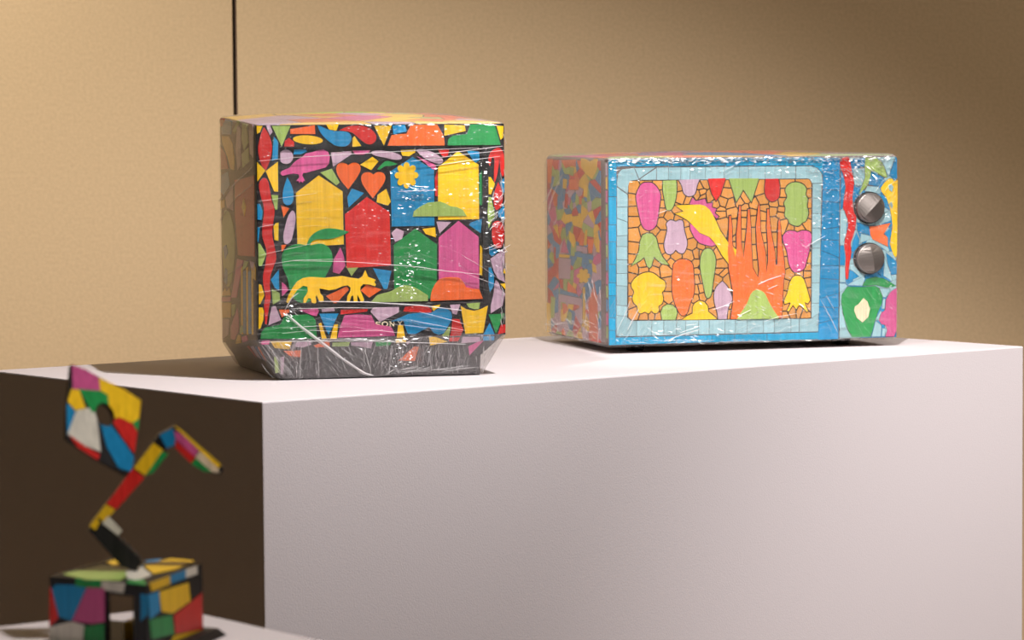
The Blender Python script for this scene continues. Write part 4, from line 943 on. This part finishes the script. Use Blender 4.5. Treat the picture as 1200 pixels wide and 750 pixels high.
CTRL = [
 ('snake_inlay', 'red', 'c', [(440, 140), (500, 95), (545, 110), (575, 250), (602, 400), (585, 560), (600, 720), (632, 790), (625, 900), (600, 1000), (570, 1100), (577, 1200), (556, 1340), (545, 1480), (535, 1510), (522, 1500), (512, 1400), (518, 1260), (500, 1130), (505, 1060), (530, 950), (540, 850), (500, 720), (480, 680), (492, 560), (510, 450), (480, 300), (450, 230)], 1),
 ('leaf_inlay', 'lime', 'c', [(735, 105), (850, 100), (920, 150), (960, 230), (990, 330), (940, 320), (860, 270), (800, 250), (795, 320), (760, 420), (700, 490), (660, 530), (700, 430), (735, 330), (730, 200)]),
 (IN, 'paleblue', 'c', [(905, 100), (1080, 90), (1010, 290), (992, 300), (965, 215)]),
 (IN, 'blue', 'c', [(1087, 95), (1100, 110), (1104, 340), (1072, 360), (1015, 305)]),
 (IN, 'blue', 'c', [(590, 115), (722, 105), (720, 205), (582, 215)]),
 (IN, 'paleblue', 'c', [(590, 235), (722, 225), (728, 330), (692, 425), (612, 415)]),
 (IN, 'blue', 'c', [(806, 265), (950, 335), (890, 430), (775, 415)]),
 ('figure_inlay', 'yellow', 'c', [(1010, 345), (1050, 348), (1068, 380), (1112, 362), (1112, 1000), (1112, 1230), (1095, 1260), (1070, 1220), (1045, 1150), (1030, 1100), (1040, 1030), (1060, 900), (1045, 780), (1025, 680), (985, 570), (925, 495), (915, 455), (960, 390)]),
 (IN, 'paleblue', 'c', [(1005, 420), (1035, 405), (1060, 440), (1045, 500), (1010, 470)], 0, 1),
 (IN, 'paleblue', 'c', [(765, 430), (890, 440), (915, 495), (900, 520), (800, 495), (730, 490)]),
 (IN, 'blue', 'c', [(612, 440), (685, 435), (645, 525), (605, 600)]),
 (IN, 'paleblue', 'g', [(448, 20), (482, 10), (528, 120), (518, 280), (490, 370), (448, 400)]),
 (IN, 'blue', 'c', [(450, 270), (478, 310), (500, 440), (480, 600), (472, 690), (448, 705)]),
 (IN, 'blue', 'g', [(640, 150), (780, 190), (775, 290), (650, 255)]),
 (IN, 'blue', 'g', [(636, 272), (672, 350), (660, 430), (600, 500), (580, 480), (595, 380)]),
 (IN, 'paleblue', 'g', [(690, 282), (800, 310), (790, 350), (685, 388)]),
 ('star_inlay', 'orange', 'g', [(790, 200), (890, 190), (1035, 158), (950, 290), (1000, 320), (1005, 430), (930, 395), (830, 350), (800, 290)]),
 (IN, 'blue', 'g', [(965, 280), (1042, 205), (1045, 280), (1022, 360)]),
 (IN, 'paleblue', 'g', [(1028, 30), (1035, 130), (885, 185), (960, 100)]),
 (IN, 'paleblue', 'g', [(850, 370), (1005, 438), (1022, 470), (1015, 500), (920, 430)]),
 (IN, 'blue', 'g', [(448, 420), (488, 420), (508, 560), (502, 650), (448, 650)]),
 (IN, 'paleblue', 'g', [(448, 670), (505, 665), (514, 850), (448, 845)]),
 (IN, 'blue', 'g', [(985, 505), (1108, 605), (1110, 750), (1050, 760), (1010, 640)]),
 (IN, 'paleblue', 'g', [(970, 560), (1000, 640), (1040, 750), (1060, 830), (960, 770)]),
 (IN, 'blue', 'k', [(560, 5), (600, 20), (670, 80), (548, 138)]),
 (IN, 'paleblue', 'k', [(545, 180), (572, 155), (720, 85), (742, 100), (710, 185)]),
 ('leaf_inlay', 'green', 'k', [(712, 188), (760, 110), (860, 84), (960, 104), (1030, 140), (1100, 188), (1000, 210), (870, 176), (760, 188)]),
 (IN, 'paleblue', 'k', [(448, 158), (515, 165), (538, 192), (472, 255), (448, 258)]),
 ('avocado_inlay', 'green', 'k', [(540, 200), (700, 204), (860, 190), (905, 215), (948, 310), (938, 400), (900, 480), (860, 600), (830, 720), (812, 778), (600, 785), (540, 680), (490, 500), (468, 380), (474, 290)]),
 ('stone_inlay', 'cream', 'k', [(725, 330), (770, 370), (800, 460), (780, 550), (715, 610), (650, 560), (620, 480), (625, 430), (670, 400)], 0, 1),
 (IN, 'pink', 'k', [(1112, 212), (1114, 700), (1090, 775), (990, 778), (1010, 700), (985, 640), (940, 630), (910, 590), (940, 500), (985, 470), (990, 350), (1040, 260)]),
 (IN, 'paleblue', 'k', [(915, 216), (1035, 225), (988, 320), (955, 318)]),
 (IN, 'paleblue', 'k', [(957, 340), (980, 340), (973, 450), (940, 458)]),
 (IN, 'paleblue', 'k', [(930, 475), (940, 492), (898, 578), (874, 570)]),
 (IN, 'paleblue', 'k', [(872, 598), (938, 645), (932, 775), (826, 778), (852, 680)]),
 (IN, 'paleblue', 'k', [(950, 680), (983, 685), (978, 772), (946, 774)]),
 (IN, 'paleblue', 'k', [(448, 430), (476, 480), (526, 668), (450, 685)]),
 (IN, 'paleblue', 'k', [(450, 705), (535, 692), (592, 784), (448, 786)]),
 (IN, 'paleblue', 'c', [(1042, 610), (1060, 660), (1050, 700), (1010, 640)], 0),
]
put(CTRL, mw_front, OUT_F, ctrl, MT)
chol = []
for sp in CTRL:
    p = px_of(sp[2], sp[3]); chol.append(grow(catmull(p) if len(sp) > 4 and sp[4] else [q[:2] for q in p], 0.45))
chol += [ell(1018, 243, 18.6, 18.6, 24), ell(1018.4, 302, 18.6, 18.6, 24)]
rc = random.Random(4)
cs = [(rc.uniform(985, 1050), rc.uniform(186, 393)) for _ in range(60)]
for cell in voronoi(cs, [(984.9, 185.6), (1049.2, 184.2), (1051.2, 393), (985.4, 394.8)], 0.25):
    if not cell: continue
    for vv, tt in subtract(cell, chol):
        if tri_area(vv, tt) > 2.5: piece(IN, rc.choice(['paleblue', 'blue', 'paleblue']), vv, mw_front, OUT_F, MT, ctrl, tt)
# knobs
def knob(px, py, tilt):
    x, z = Hm(px, py); r = 0.0245
    k = 28; rings_ = []
    for rad, h in ((r, 0.0), (r, 0.007), (r * 0.97, 0.0090), (r * 0.90, 0.0102), (r * 0.5, 0.0108)):
        rings_.append([Vector((rad * math.cos(2 * math.pi * i / k), -h, rad * math.sin(2 * math.pi * i / k))) for i in range(k)])
    V, Fc = loft(rings_)
    o = mesh_obj('control_knob', V, Fc, 'steel', mw, loc=Vector((x, B0 - 0.0005, z)))
    # roof-shaped grip rising to a ridge across the knob
    V = []; Fc = []; R2 = r * 0.88
    for i in range(k):
        t = 2 * math.pi * i / k; V.append(Vector((R2 * math.cos(t), -0.0104, R2 * math.sin(t))))
    m0 = len(V)
    for i in range(9):
        x_ = R2 * 0.97 * (i / 4 - 1); V.append(Vector((x_, -0.0104 - 0.0085 * math.sqrt(max(0, 1 - (i / 4 - 1) ** 2 * 0.75)), 0)))
    for i in range(k // 2):
        f = lambda q: m0 + min(8, max(0, round(4 * (1 + math.cos(2 * math.pi * q / k)))))
        for a_, b_ in ((i, i + 1), ((k - i) % k, (k - i - 1) % k)):
            P_ = [a_, b_, f(b_), f(a_)]; P_ = [q for n_, q in enumerate(P_) if q not in P_[:n_]]
            if len(P_) > 2: Fc.append(P_)
    bm = bmesh.new(); vs_ = [bm.verts.new(v) for v in V]
    for f_ in Fc: bm.faces.new([vs_[q] for q in f_])
    bmesh.ops.delete(bm, geom=[v for v in bm.verts if not v.link_faces], context='VERTS')
    gr = bm_obj('grip', bm, 'steel', o); gr.rotation_euler = (0, tilt, 0)
    c = mesh_obj('knob_ring', *loft([[Vector((rr2 * math.cos(2 * math.pi * i / k), -hh, rr2 * math.sin(2 * math.pi * i / k))) for i in range(k)] for rr2, hh in ((r + 0.0016, 0.0), (r + 0.0016, 0.0024), (r - 0.001, 0.0024))]), 'gap', o)
knob(1018, 243.0, math.radians(-45)); knob(1018.4, 302, math.radians(-100))
for x in (A0 + 0.07, A1 - 0.07):
    for y in (B0 + 0.07, B1 - 0.06):
        k = 16
        V, Fc = loft([[Vector((x + rad * math.cos(2 * math.pi * i / k), y + rad * math.sin(2 * math.pi * i / k), z)) for i in range(k)] for rad, z in ((0.013, 0.0001), (0.015, 0.003), (0.016, 0.0135))])
        mesh_obj('foot', V, Fc, 'rubber', mw)

# microwave left side
Hq = homography([(711, 186), (640.3, 183.3), (641.2, 391), (713, 405.5)], [(B0, MZ1), (B1, MZ1), (B1, MZ0), (B0, MZ0)])
def mw_side(px, py):
    y, z = Hq(px, py); return Vector((A0, y, z))
mside = bm_obj('side_panel', box_bm(A0 - 0.0002, A0 + 0.004, B0 + DY + 0.001, B1 - 0.005, MZ0 + 0.005, MZ1 - 0.005), 'grout_grey', mw)
MS = [
 ('bird_inlay', 'yellow', 's1', [(510, 160), (560, 165), (610, 195), (660, 165), (700, 165), (690, 300), (640, 400), (560, 330), (510, 250)]),
 (IN, 'orange', 's1', [(120, 165), (180, 165), (165, 440), (130, 440)]),
 (IN, 'orange', 's1', [(280, 175), (450, 170), (450, 250), (400, 240), (330, 270)]),
 (IN, 'orange', 's1', [(370, 400), (490, 390), (480, 520), (380, 520)]),
 (IN, 'yellow', 's1', [(305, 390), (350, 400), (340, 510), (300, 500)]),
 (IN, 'lime', 's1', [(375, 260), (430, 270), (420, 360), (385, 350)]),
 (IN, 'yellow', 's1', [(545, 450), (590, 470), (580, 610), (540, 590)]),
 (IN, 'red', 's1', [(330, 560), (360, 570), (355, 730), (320, 720)]),
 (IN, 'orange', 's1', [(490, 600), (515, 590), (518, 690), (490, 690)]),
 (IN, 'blue', 's1', [(240, 600), (290, 540), (300, 740), (240, 750)]),
 (IN, 'yellow', 's2', [(190, 240), (235, 215), (262, 390)]),
 (IN, 'orange', 's2', [(245, 235), (300, 215), (268, 370)]),
 (IN, 'pink', 's2', [(315, 375), (370, 560), (275, 550)]),
 (IN, 'yellow', 's2', [(370, 300), (430, 340), (450, 420), (430, 500), (380, 410)]),
 (IN, 'yellow', 's2', [(480, 100), (505, 90), (505, 200), (475, 200)]),
 (IN, 'orange', 's2', [(590, 390), (660, 395), (640, 560), (600, 555)]),
 (IN, 'yellow', 's2', [(705, 290), (725, 420), (725, 550), (690, 540), (685, 420)]),
 (IN, 'orange', 's2', [(500, 400), (540, 390), (540, 470), (490, 465)]),
 (IN, 'yellow', 's2', [(560, 290), (585, 280), (575, 470), (545, 460)]),
 (IN, 'lilac', 's2', [(460, 470), (580, 490), (580, 545), (455, 530)]),
 (IN, 'blue', 's2', [(442, 545), (655, 580), (650, 640), (440, 590)]),
 (IN, 'yellow', 's2', [(255, 570), (380, 580), (380, 610), (258, 605)]),
 (IN, 'red', 's2', [(195, 480), (220, 500), (215, 680), (195, 640)]),
 ('chair_back_inlay', 'lilac', 's3', [(172, -60), (268, -50), (265, 110), (172, 105)]),
 ('chair_seat_inlay', 'lilac', 's3', [(170, 234), (358, 270), (356, 325), (172, 290)]),
 (IN, 'lilac', 's3', [(170, 294), (188, 297), (188, 460), (170, 450)]),
 (IN, 'lilac', 's3', [(338, 326), (358, 330), (358, 470), (340, 470)]),
 (IN, 'blue', 's3', [(180, 195), (320, 235), (330, 258), (180, 230)]),
 ('flower_inlay', 'yellow', 's3', flower(370, 85, 38, 62, 6, 0.85), 0),
 (IN, 'yellow', 's3', [(365, 175), (382, 175), (385, 450), (365, 450)]),
 ('carrot_inlay', 'orange', 's3', [(455, 140), (480, 260), (487, 600), (420, 600), (410, 300)]),
 (IN, 'red', 's3', [(175, 110), (205, 118), (205, 190), (185, 180)]),
 (IN, 'lime', 's3', [(210, 118), (240, 122), (235, 205), (212, 195)]),
 (IN, 'orange', 's3', [(245, 130), (310, 200), (312, 225), (242, 210)]),
 (IN, 'orange', 's3', [(200, 305), (235, 315), (245, 360), (210, 400)]),
 (IN, 'yellow', 's3', [(245, 312), (290, 318), (282, 365), (255, 345)]),
 (IN, 'lime', 's3', [(255, 370), (275, 385), (275, 490), (235, 420)]),
 (IN, 'yellow', 's3', [(75, 300), (105, 310), (110, 540), (80, 540)]),
 (IN, 'lime', 's3', [(110, 250), (145, 260), (135, 420), (112, 430)]),
]
put(MS, mw_side, OUT_L, mside, 0.0009)
hol = []
for sp in MS:
    hol.append(grow([q[:2] for q in px_of(sp[2], sp[3])], 0.35))
rs = random.Random(21)
sd = [(rs.uniform(642, 704) * 1.9, rs.uniform(188, 402)) for _ in range(190)]
FILL = ['orange', 'lime', 'lime', 'lilac', 'blue', 'blue', 'red', 'yellow', 'lilac', 'lime', 'pink', 'blue', 'red', 'blue']
for cell in voronoi(sd, [(642.2 * 1.9, 187), (703.5 * 1.9, 189), (704.6 * 1.9, 401.5), (643 * 1.9, 389)], 0.35):
    if not cell: continue
    cell = [(q[0] / 1.9, q[1]) for q in cell]
    for vv, tt in subtract(cell, hol):
        if tri_area(vv, tt) > 5.0: piece(IN, rs.choice(FILL), vv, mw_side, OUT_L, 0.0009, mside, tt)
# painted edge of the door seen from the side
edge_cols = ['lilac', 'yellow', 'pink', 'lime', 'red', 'pink', 'lime', 'blue', 'pink', 'lime', 'blue', 'pink', 'lime']
for i, cl in enumerate(edge_cols):
    a = MZ1 - 0.008 - i * 0.0218
    piece(IN, cl, [(B0 + 0.002, a), (B0 + DY - 0.002, a), (B0 + DY - 0.002, a - 0.019), (B0 + 0.002, a - 0.019)], lambda y, z: Vector((A0, y, z)), OUT_L, 0.0006, door)
patches(body, (A0 + 0.004, B0 + 0.012, A1 - 0.004, B1 - 0.005), 44, ['orange', 'lilac', 'pink', 'orange', 'yellow', 'lime', 'blue'], lambda x, y: Vector((x, y, mw_top(x, y))), Vector((0, 0, 1)), 0.0009, 0.0012, 8)
patches(body, (B0 + 0.012, MZ0 + 0.008, B1 - 0.006, MZ1 - 0.008), 44, BRIGHT, lambda y, z: Vector((A1, y, z)), Vector((1, 0, 0)), 0.0009, 0.002, 9)
# wrap
FM = 0.0038
rings = [mw_ring(-0.05, 0.012, 0.0108), mw_ring(FM - 0.006, 0.012, MZ0 - 0.0024), mw_ring(FM, 0.010, MZ0 + 0.006)] + [mw_ring(o, 0.010, None, d) for o, d in ((FM, 0.013), (FM - 0.0015, 0.006), (FM - 0.0035, 0.001), (FM - 0.0062, -0.0020), (-0.010, -0.0035), (-0.05, -0.0035), (-0.12, -0.0035))]
V, Fc = loft(rings, False, True)
mwrap = mesh_obj('stretch_wrap', V, Fc, ['film_mw', 'film_layers'], mw, smooth=True)
for p in mwrap.data.polygons:
    p.material_index = 1 if (p.center.x < A0 - 0.001 or p.center.z > MZ1) else 0
mwrap['label'] = 'crinkled clear stretch wrap'
ML = [([(835, 362), (848, 358), (860, 352)], 1.0), ([(888, 332.5), (900, 327), (915, 322)], 1.3), ([(900, 338), (911, 333)], 1.0), ([(866, 369), (880, 362)], 0.9), ([(778, 399), (800, 391), (820, 385)], 1.2), ([(797, 389), (820, 381)], 0.9), ([(804, 380), (816, 379)], 0.9),
 ([(945, 288), (955, 282), (966, 276)], 0.8), ([(770, 250), (781, 246)], 0.9), ([(735, 386), (742, 372), (748, 362)], 1.2), ([(722, 388), (730, 372), (738, 352)], 0.8), ([(962, 350), (972, 368), (982, 388)], 0.9), ([(968, 345), (978, 362)], 0.7), ([(895, 376), (912, 370), (934, 366)], 0.8)]
def mw_fold(px, py):
    v = mw_front(px, py); v.z = min(max(v.z, MZ0 + 0.0005), MZ1 - 0.001); return v
def mw_sfold(px, py):
    v = mw_side(px, py); v.z = min(max(v.z, MZ0 + 0.0005), MZ1 - 0.001); return v
crinkles('wrap_crinkle', [(880, 186.5, 100, 2.0, 700, 0, 7, 1.4), (780, 188, 45, 2.0, 260, 0, 7, 1.4), (900, 198, 70, 5, 150, 8, 4, 1.1), (965, 205, 16, 14, 110, 15, 4, 1.2), (1000, 200, 10, 12, 90, 40, 6, 1.4), (1025, 205, 12, 14, 60, 40, 5, 1.2), (965, 265, 14, 25, 70, 20, 4, 1.2),
  (995, 265, 8, 20, 50, 20, 4, 1.3), (1030, 245, 12, 20, 34, 20, 4, 1.1), (935, 295, 7, 14, 40, 20, 4, 1.1), (860, 240, 40, 30, 44, 10, 3, 0.9), (890, 340, 40, 18, 50, 22, 6, 1.0), (900, 370, 35, 9, 60, 22, 6, 1.1), (800, 392, 40, 6, 60, 20, 7, 1.1), (760, 270, 30, 50, 50, 10, 3, 0.9), (745, 312, 6, 25, 34, 10, 3, 0.9),
  (728, 215, 9, 16, 40, 10, 4, 1.0), (715, 205, 3, 8, 18, 10, 4, 1.2), (1045, 320, 4, 20, 20, 30, 4, 1.0), (860, 399, 70, 2, 70, 3, 7, 1.0)], mw_fold, OUT_F, UPV, FM + 0.0010, mwrap, 6, 0.00137, (713, 183, 1049.5, 402))
folds('wrap_fold', 'fold', ML, mw_fold, OUT_F, FM + 0.0003, mwrap)
random.seed(31)
joined_folds('wrap_crease', 'fold_soft', streaks((718, 355, 800, 400), -58, 10, 26, 34, 0.45) + streaks((735, 215, 830, 380), -55, 12, 20, 20, 0.3) + streaks((984, 330, 1048, 392), 58, 6, 44, 16, 0.35) + streaks((720, 397, 960, 403), -4, 10, 22, 24, 1.0) + streaks((840, 360, 960, 392), -25, 12, 18, 24, 0.5)
             + streaks((720, 188, 1045, 205), -8, 25, 9, 40, 0.6) + streaks((980, 185, 1045, 240), -50, 20, 9, 26, 0.7) + streaks((960, 345, 984, 390), 62, 8, 24, 9, 0.45) + streaks((935, 215, 985, 260), -20, 30, 7, 24, 0.6), mw_fold, OUT_F, FM + 0.0003, mwrap, 0.0008)
random.seed(32)
joined_folds('wrap_crease', 'fold_soft', streaks((644, 375, 708, 398), 15, 35, 14, 40, 1.6) + streaks((688, 330, 706, 396), 80, 20, 18, 12, 0.7) + streaks((645, 220, 665, 260), 118, 8, 30, 4, 2.0), mw_sfold, OUT_L, FM + 0.0003, mwrap)
folds('wrap_fold', 'fold_soft', [([(646, 243), (652, 225), (661, 205)], 2.6)], mw_side, OUT_L, FM + 0.0003, mwrap)

# ------------------------------------------------------------------ foreground plinth and figure
HL = CAM_Z - 0.52
fc = on_level(200, 711, HL)
fp = bm_obj('display_plinth', box_bm(0, 0.62, 0, 0.62, 0, HL, 0.002, 2), 'plinth')
fp.location = (fc.x, fc.y, 0); fp.rotation_euler = (0, 0, math.radians(-142.6))
tag(fp, 'low white display plinth under the small painted jointed sculpture', 'plinth')
sc_loc = Vector((-0.39, 3.07, HL + 0.0002))
sc = empty('mosaic_sculpture', sc_loc)
tag(sc, 'small multicoloured block sculpture with bent arm and pierced square plate', 'sculpture')
def sobj(name, V, Fc, mat, parent=None):
    par = parent or sc
    c = sum(V, Vector()) / len(V)
    o = mesh_obj(name, [v - c for v in V], Fc, mat, par)
    o.location = c - (sc_loc if par is sc else sc_loc + par.location)
    return o
ZT = HL + 0.074
TL, TF, TR, TB = [on_level(x, y, ZT) for x, y in ((58, 675), (172, 686), (237, 661), (128, 654))]
def hexa(q0, q1): return loft([q0, q1])
def dn(q, z): return [Vector((p.x, p.y, z)) for p in q]
slab_q = [TL, TF, TR, TB]
slab = sobj('top_slab', *hexa(dn(slab_q, ZT - 0.012), slab_q), 'black')
lerp = lambda a, c, t: a.lerp(c, t)
mat_z = HL + 0.008
leftq = [TL, lerp(TL, TF, 0.58), lerp(TB, TR, 0.58), TB]
rightq = [lerp(TL, TF, 0.86), TF, TR, lerp(TB, TR, 0.86)]
leftq = [leftq[0], leftq[1], lerp(leftq[1], leftq[2], 0.07), lerp(leftq[0], leftq[3], 0.07)]
legL = sobj('leg', *hexa(dn(leftq, mat_z), dn(leftq, ZT - 0.012)), 'black')
legR = sobj('leg', *hexa(dn(rightq, mat_z), dn(rightq, ZT - 0.012)), 'black')
cen = (TL + TF + TR + TB) / 4
mq = [cen + (p - cen) * 1.32 for p in slab_q]; mq2 = [cen + (p - cen) * 1.20 for p in slab_q]
sobj('base_plate', *hexa(dn(mq, HL + 0.0004), dn(mq2, mat_z)), 'black')
bq = [lerp(lerp(TL, TF, a), lerp(TB, TR, a), c) for a, c in ((0.52, 0.40), (0.84, 0.40), (0.84, 0.85), (0.52, 0.85))]
inner = sobj('inner_block', *hexa(dn(bq, mat_z), dn(bq, mat_z + 0.018)), 'yellow')
def face_patch(parent, col, pts, P, nrm, th=0.0006, name='painted_patch'):
    def at(x, y):
        v = on_plane(x, y, P, nrm); v.z = max(v.z, mat_z + 0.0005); return v
    V, Fc = prism(grow(pts, 0.9), None, at, nrm, th * random.uniform(0.8, 1.5))
    return sobj(name, V, Fc, col, parent)
nLF = (TF - TL).cross(Vector((0, 0, 1))).normalized(); nFR = (TR - TF).cross(Vector((0, 0, 1))).normalized(); nUP = Vector((0, 0, 1))
for col, pts in (('blue', [(62, 690), (66, 686), (102, 687), (84, 726), (70, 722)]), ('pink', [(103, 689), (122, 690), (122, 728), (110, 730), (86, 727)]), ('red', [(59, 690), (62, 694), (68, 724), (59, 733)]),
                 ('white', [(60, 735), (84, 729), (98, 733), (96, 757), (60, 757)]), ('green', [(100, 735), (121, 732), (121, 757), (100, 757)])):
    face_patch(legL, col, pts, TL, nLF)
for col, pts in (('blue', [(166, 697), (172, 698), (172, 720), (166, 726)]),):
    face_patch(legR, col, pts, TL, nLF)
for col, pts in (('yellow', [(187, 694), (220, 684), (222, 704), (202, 718), (190, 716)]), ('red', [(236, 696), (236, 740), (206, 742), (204, 722), (222, 708)]), ('blue', [(174, 698), (185, 694), (186, 716), (176, 724)]), ('green', [(176, 727), (200, 722), (203, 742), (178, 748)]), ('black', [(222, 682), (236, 678), (236, 692), (224, 702)]), ('yellow', [(206, 745), (236, 743), (236, 757), (200, 757)])):
    face_patch(legR, col, pts, TF, nFR)
for col, pts in (('lime', [(75, 673), (120, 664), (160, 668), (140, 680), (100, 679)]), ('yellow', [(170, 664), (200, 656), (226, 658), (208, 666), (180, 672)]), ('white', [(148, 670), (166, 666), (176, 674), (160, 680), (150, 678)]), ('blue', [(172, 658), (188, 656), (180, 662), (166, 664)]), ('yellow', [(126, 659), (140, 656), (146, 660), (134, 664)]), ('green', [(150, 682), (168, 681), (170, 685), (150, 683)])):
    face_patch(slab, col, pts, TF, nUP)
for col, pts in (('yellow', [(176, 684), (198, 676), (198, 684), (178, 692)]), ('blue', [(200, 675), (216, 669), (216, 677), (200, 683)]), ('white', [(218, 668), (230, 664), (230, 672), (218, 676)])):
    face_patch(slab, col, pts, TF, nFR)
for col, pts in (('green', [(90, 678), (118, 681), (118, 690), (90, 686)]), ('white', [(120, 682), (146, 684), (144, 694), (120, 690)])):
    face_patch(slab, col, pts, TL, nLF)
# bent arm: bars with real depth standing on the slab
ARM_P = Vector((cen.x, cen.y, 0)); nA = Vector((0.12, -1, 0)).normalized()
def bar_px(name, pts, col, depth, parent=None, P=ARM_P, nrm=nA):
    lo = [on_plane(x, y, P, nrm) for x, y in ccw(pts)]
    return sobj(name, *loft([[v - nrm * depth / 2 for v in lo], [v + nrm * depth / 2 for v in lo]]), col, parent)
lower = bar_px('lower_arm', [(104, 620), (116, 605), (166, 655), (160, 668), (142, 662)], 'black', 0.020)
mid = bar_px('middle_arm', [(104, 616), (186, 508), (204, 500), (206, 512), (118, 614)], 'black', 0.018)
upper = bar_px('upper_arm', [(188, 508), (204, 499), (262, 549), (258, 555), (240, 551), (202, 520)], 'black', 0.022)
PF = ARM_P + nA * 0.0111
def arm_patch(parent, col, pts, extra=0.0):
    face_patch(parent, col, pts, PF + nA * extra, nA)
PF = ARM_P + nA * 0.0101
for col, pts in (('white', [(121, 613), (127, 606), (142, 622), (138, 626)]), ('yellow', [(106, 616), (112, 608), (116, 612), (112, 620)])): arm_patch(lower, col, pts)
PF = ARM_P + nA * 0.0091
for col, pts in (('yellow', [(112, 608), (124, 592), (134, 598), (120, 612)]), ('red', [(126, 590), (156, 550), (168, 560), (136, 596)]), ('yellow', [(158, 548), (180, 520), (190, 528), (170, 556)]), ('green', [(172, 556), (190, 530), (196, 532), (178, 554)])): arm_patch(mid, col, pts)
PF = ARM_P + nA * 0.0111
for col, pts in (('blue', [(188, 510), (202, 503), (206, 520), (196, 524)]), ('pink', [(205, 506), (212, 509), (232, 528), (228, 534), (207, 514)]), ('red', [(206, 517), (228, 536), (224, 542), (206, 524)]), ('yellow', [(205, 500), (210, 503), (258, 545), (255, 547)]), ('cream', [(234, 530), (254, 547), (256, 553), (248, 552), (230, 536)]), ('green', [(230, 538), (246, 552), (240, 552), (225, 543)])): arm_patch(upper, col, pts)
# pierced square plate
nP = Vector((0.42, -1, 0.30)).normalized()
PC = on_plane(153, 556, ARM_P, nA)
OUTL = [(84, 427), (100, 433), (122, 445), (166, 468), (163, 500), (158, 532), (155, 552), (149, 556), (110, 535), (78, 513), (79, 480)]
HOLE = ell(123, 486, 10, 14, 16, -0.4)
vv, tt = subtract(ccw(OUTL), [HOLE])[0]
back = lambda x, y: on_plane(x, y, PC, nP) - nP * 0.011
plate = sobj('square_plate', *prism(vv, tt, back, nP, 0.011), 'black')
for col, pts in (('pink', [(85, 429), (100, 434), (114, 442), (117, 457), (86, 455)]), ('yellow', [(117, 444), (146, 458), (164, 470), (162, 490), (155, 495), (140, 488), (131, 490), (128, 472), (127, 462), (118, 457)]), ('green', [(94, 457), (117, 459), (127, 464), (128, 473), (120, 474), (115, 482), (108, 482)]),
                 ('yellow', [(84, 457), (92, 458), (99, 478), (88, 480), (80, 470)]), ('blue', [(79, 474), (87, 481), (86, 492), (79, 508)]), ('white', [(90, 482), (104, 479), (112, 486), (117, 528), (100, 522), (80, 508)]), ('blue', [(119, 498), (128, 498), (144, 518), (156, 536), (153, 552), (140, 548), (126, 524)]),
                 ('red', [(133, 494), (140, 489), (154, 497), (160, 506), (157, 530), (144, 512)]), ('green', [(156, 496), (162, 492), (161, 504)]), ('red', [(82, 511), (100, 524), (116, 533), (114, 538), (92, 524)])):
    for v2, t2 in subtract(grow(pts, 0.9), [grow(HOLE, 0.5)]):
        if tri_area(v2, t2) > 4: sobj('painted_patch', *prism(v2, t2, lambda x, y: on_plane(x, y, PC, nP), nP, random.uniform(0.0005, 0.0010)), col, plate)
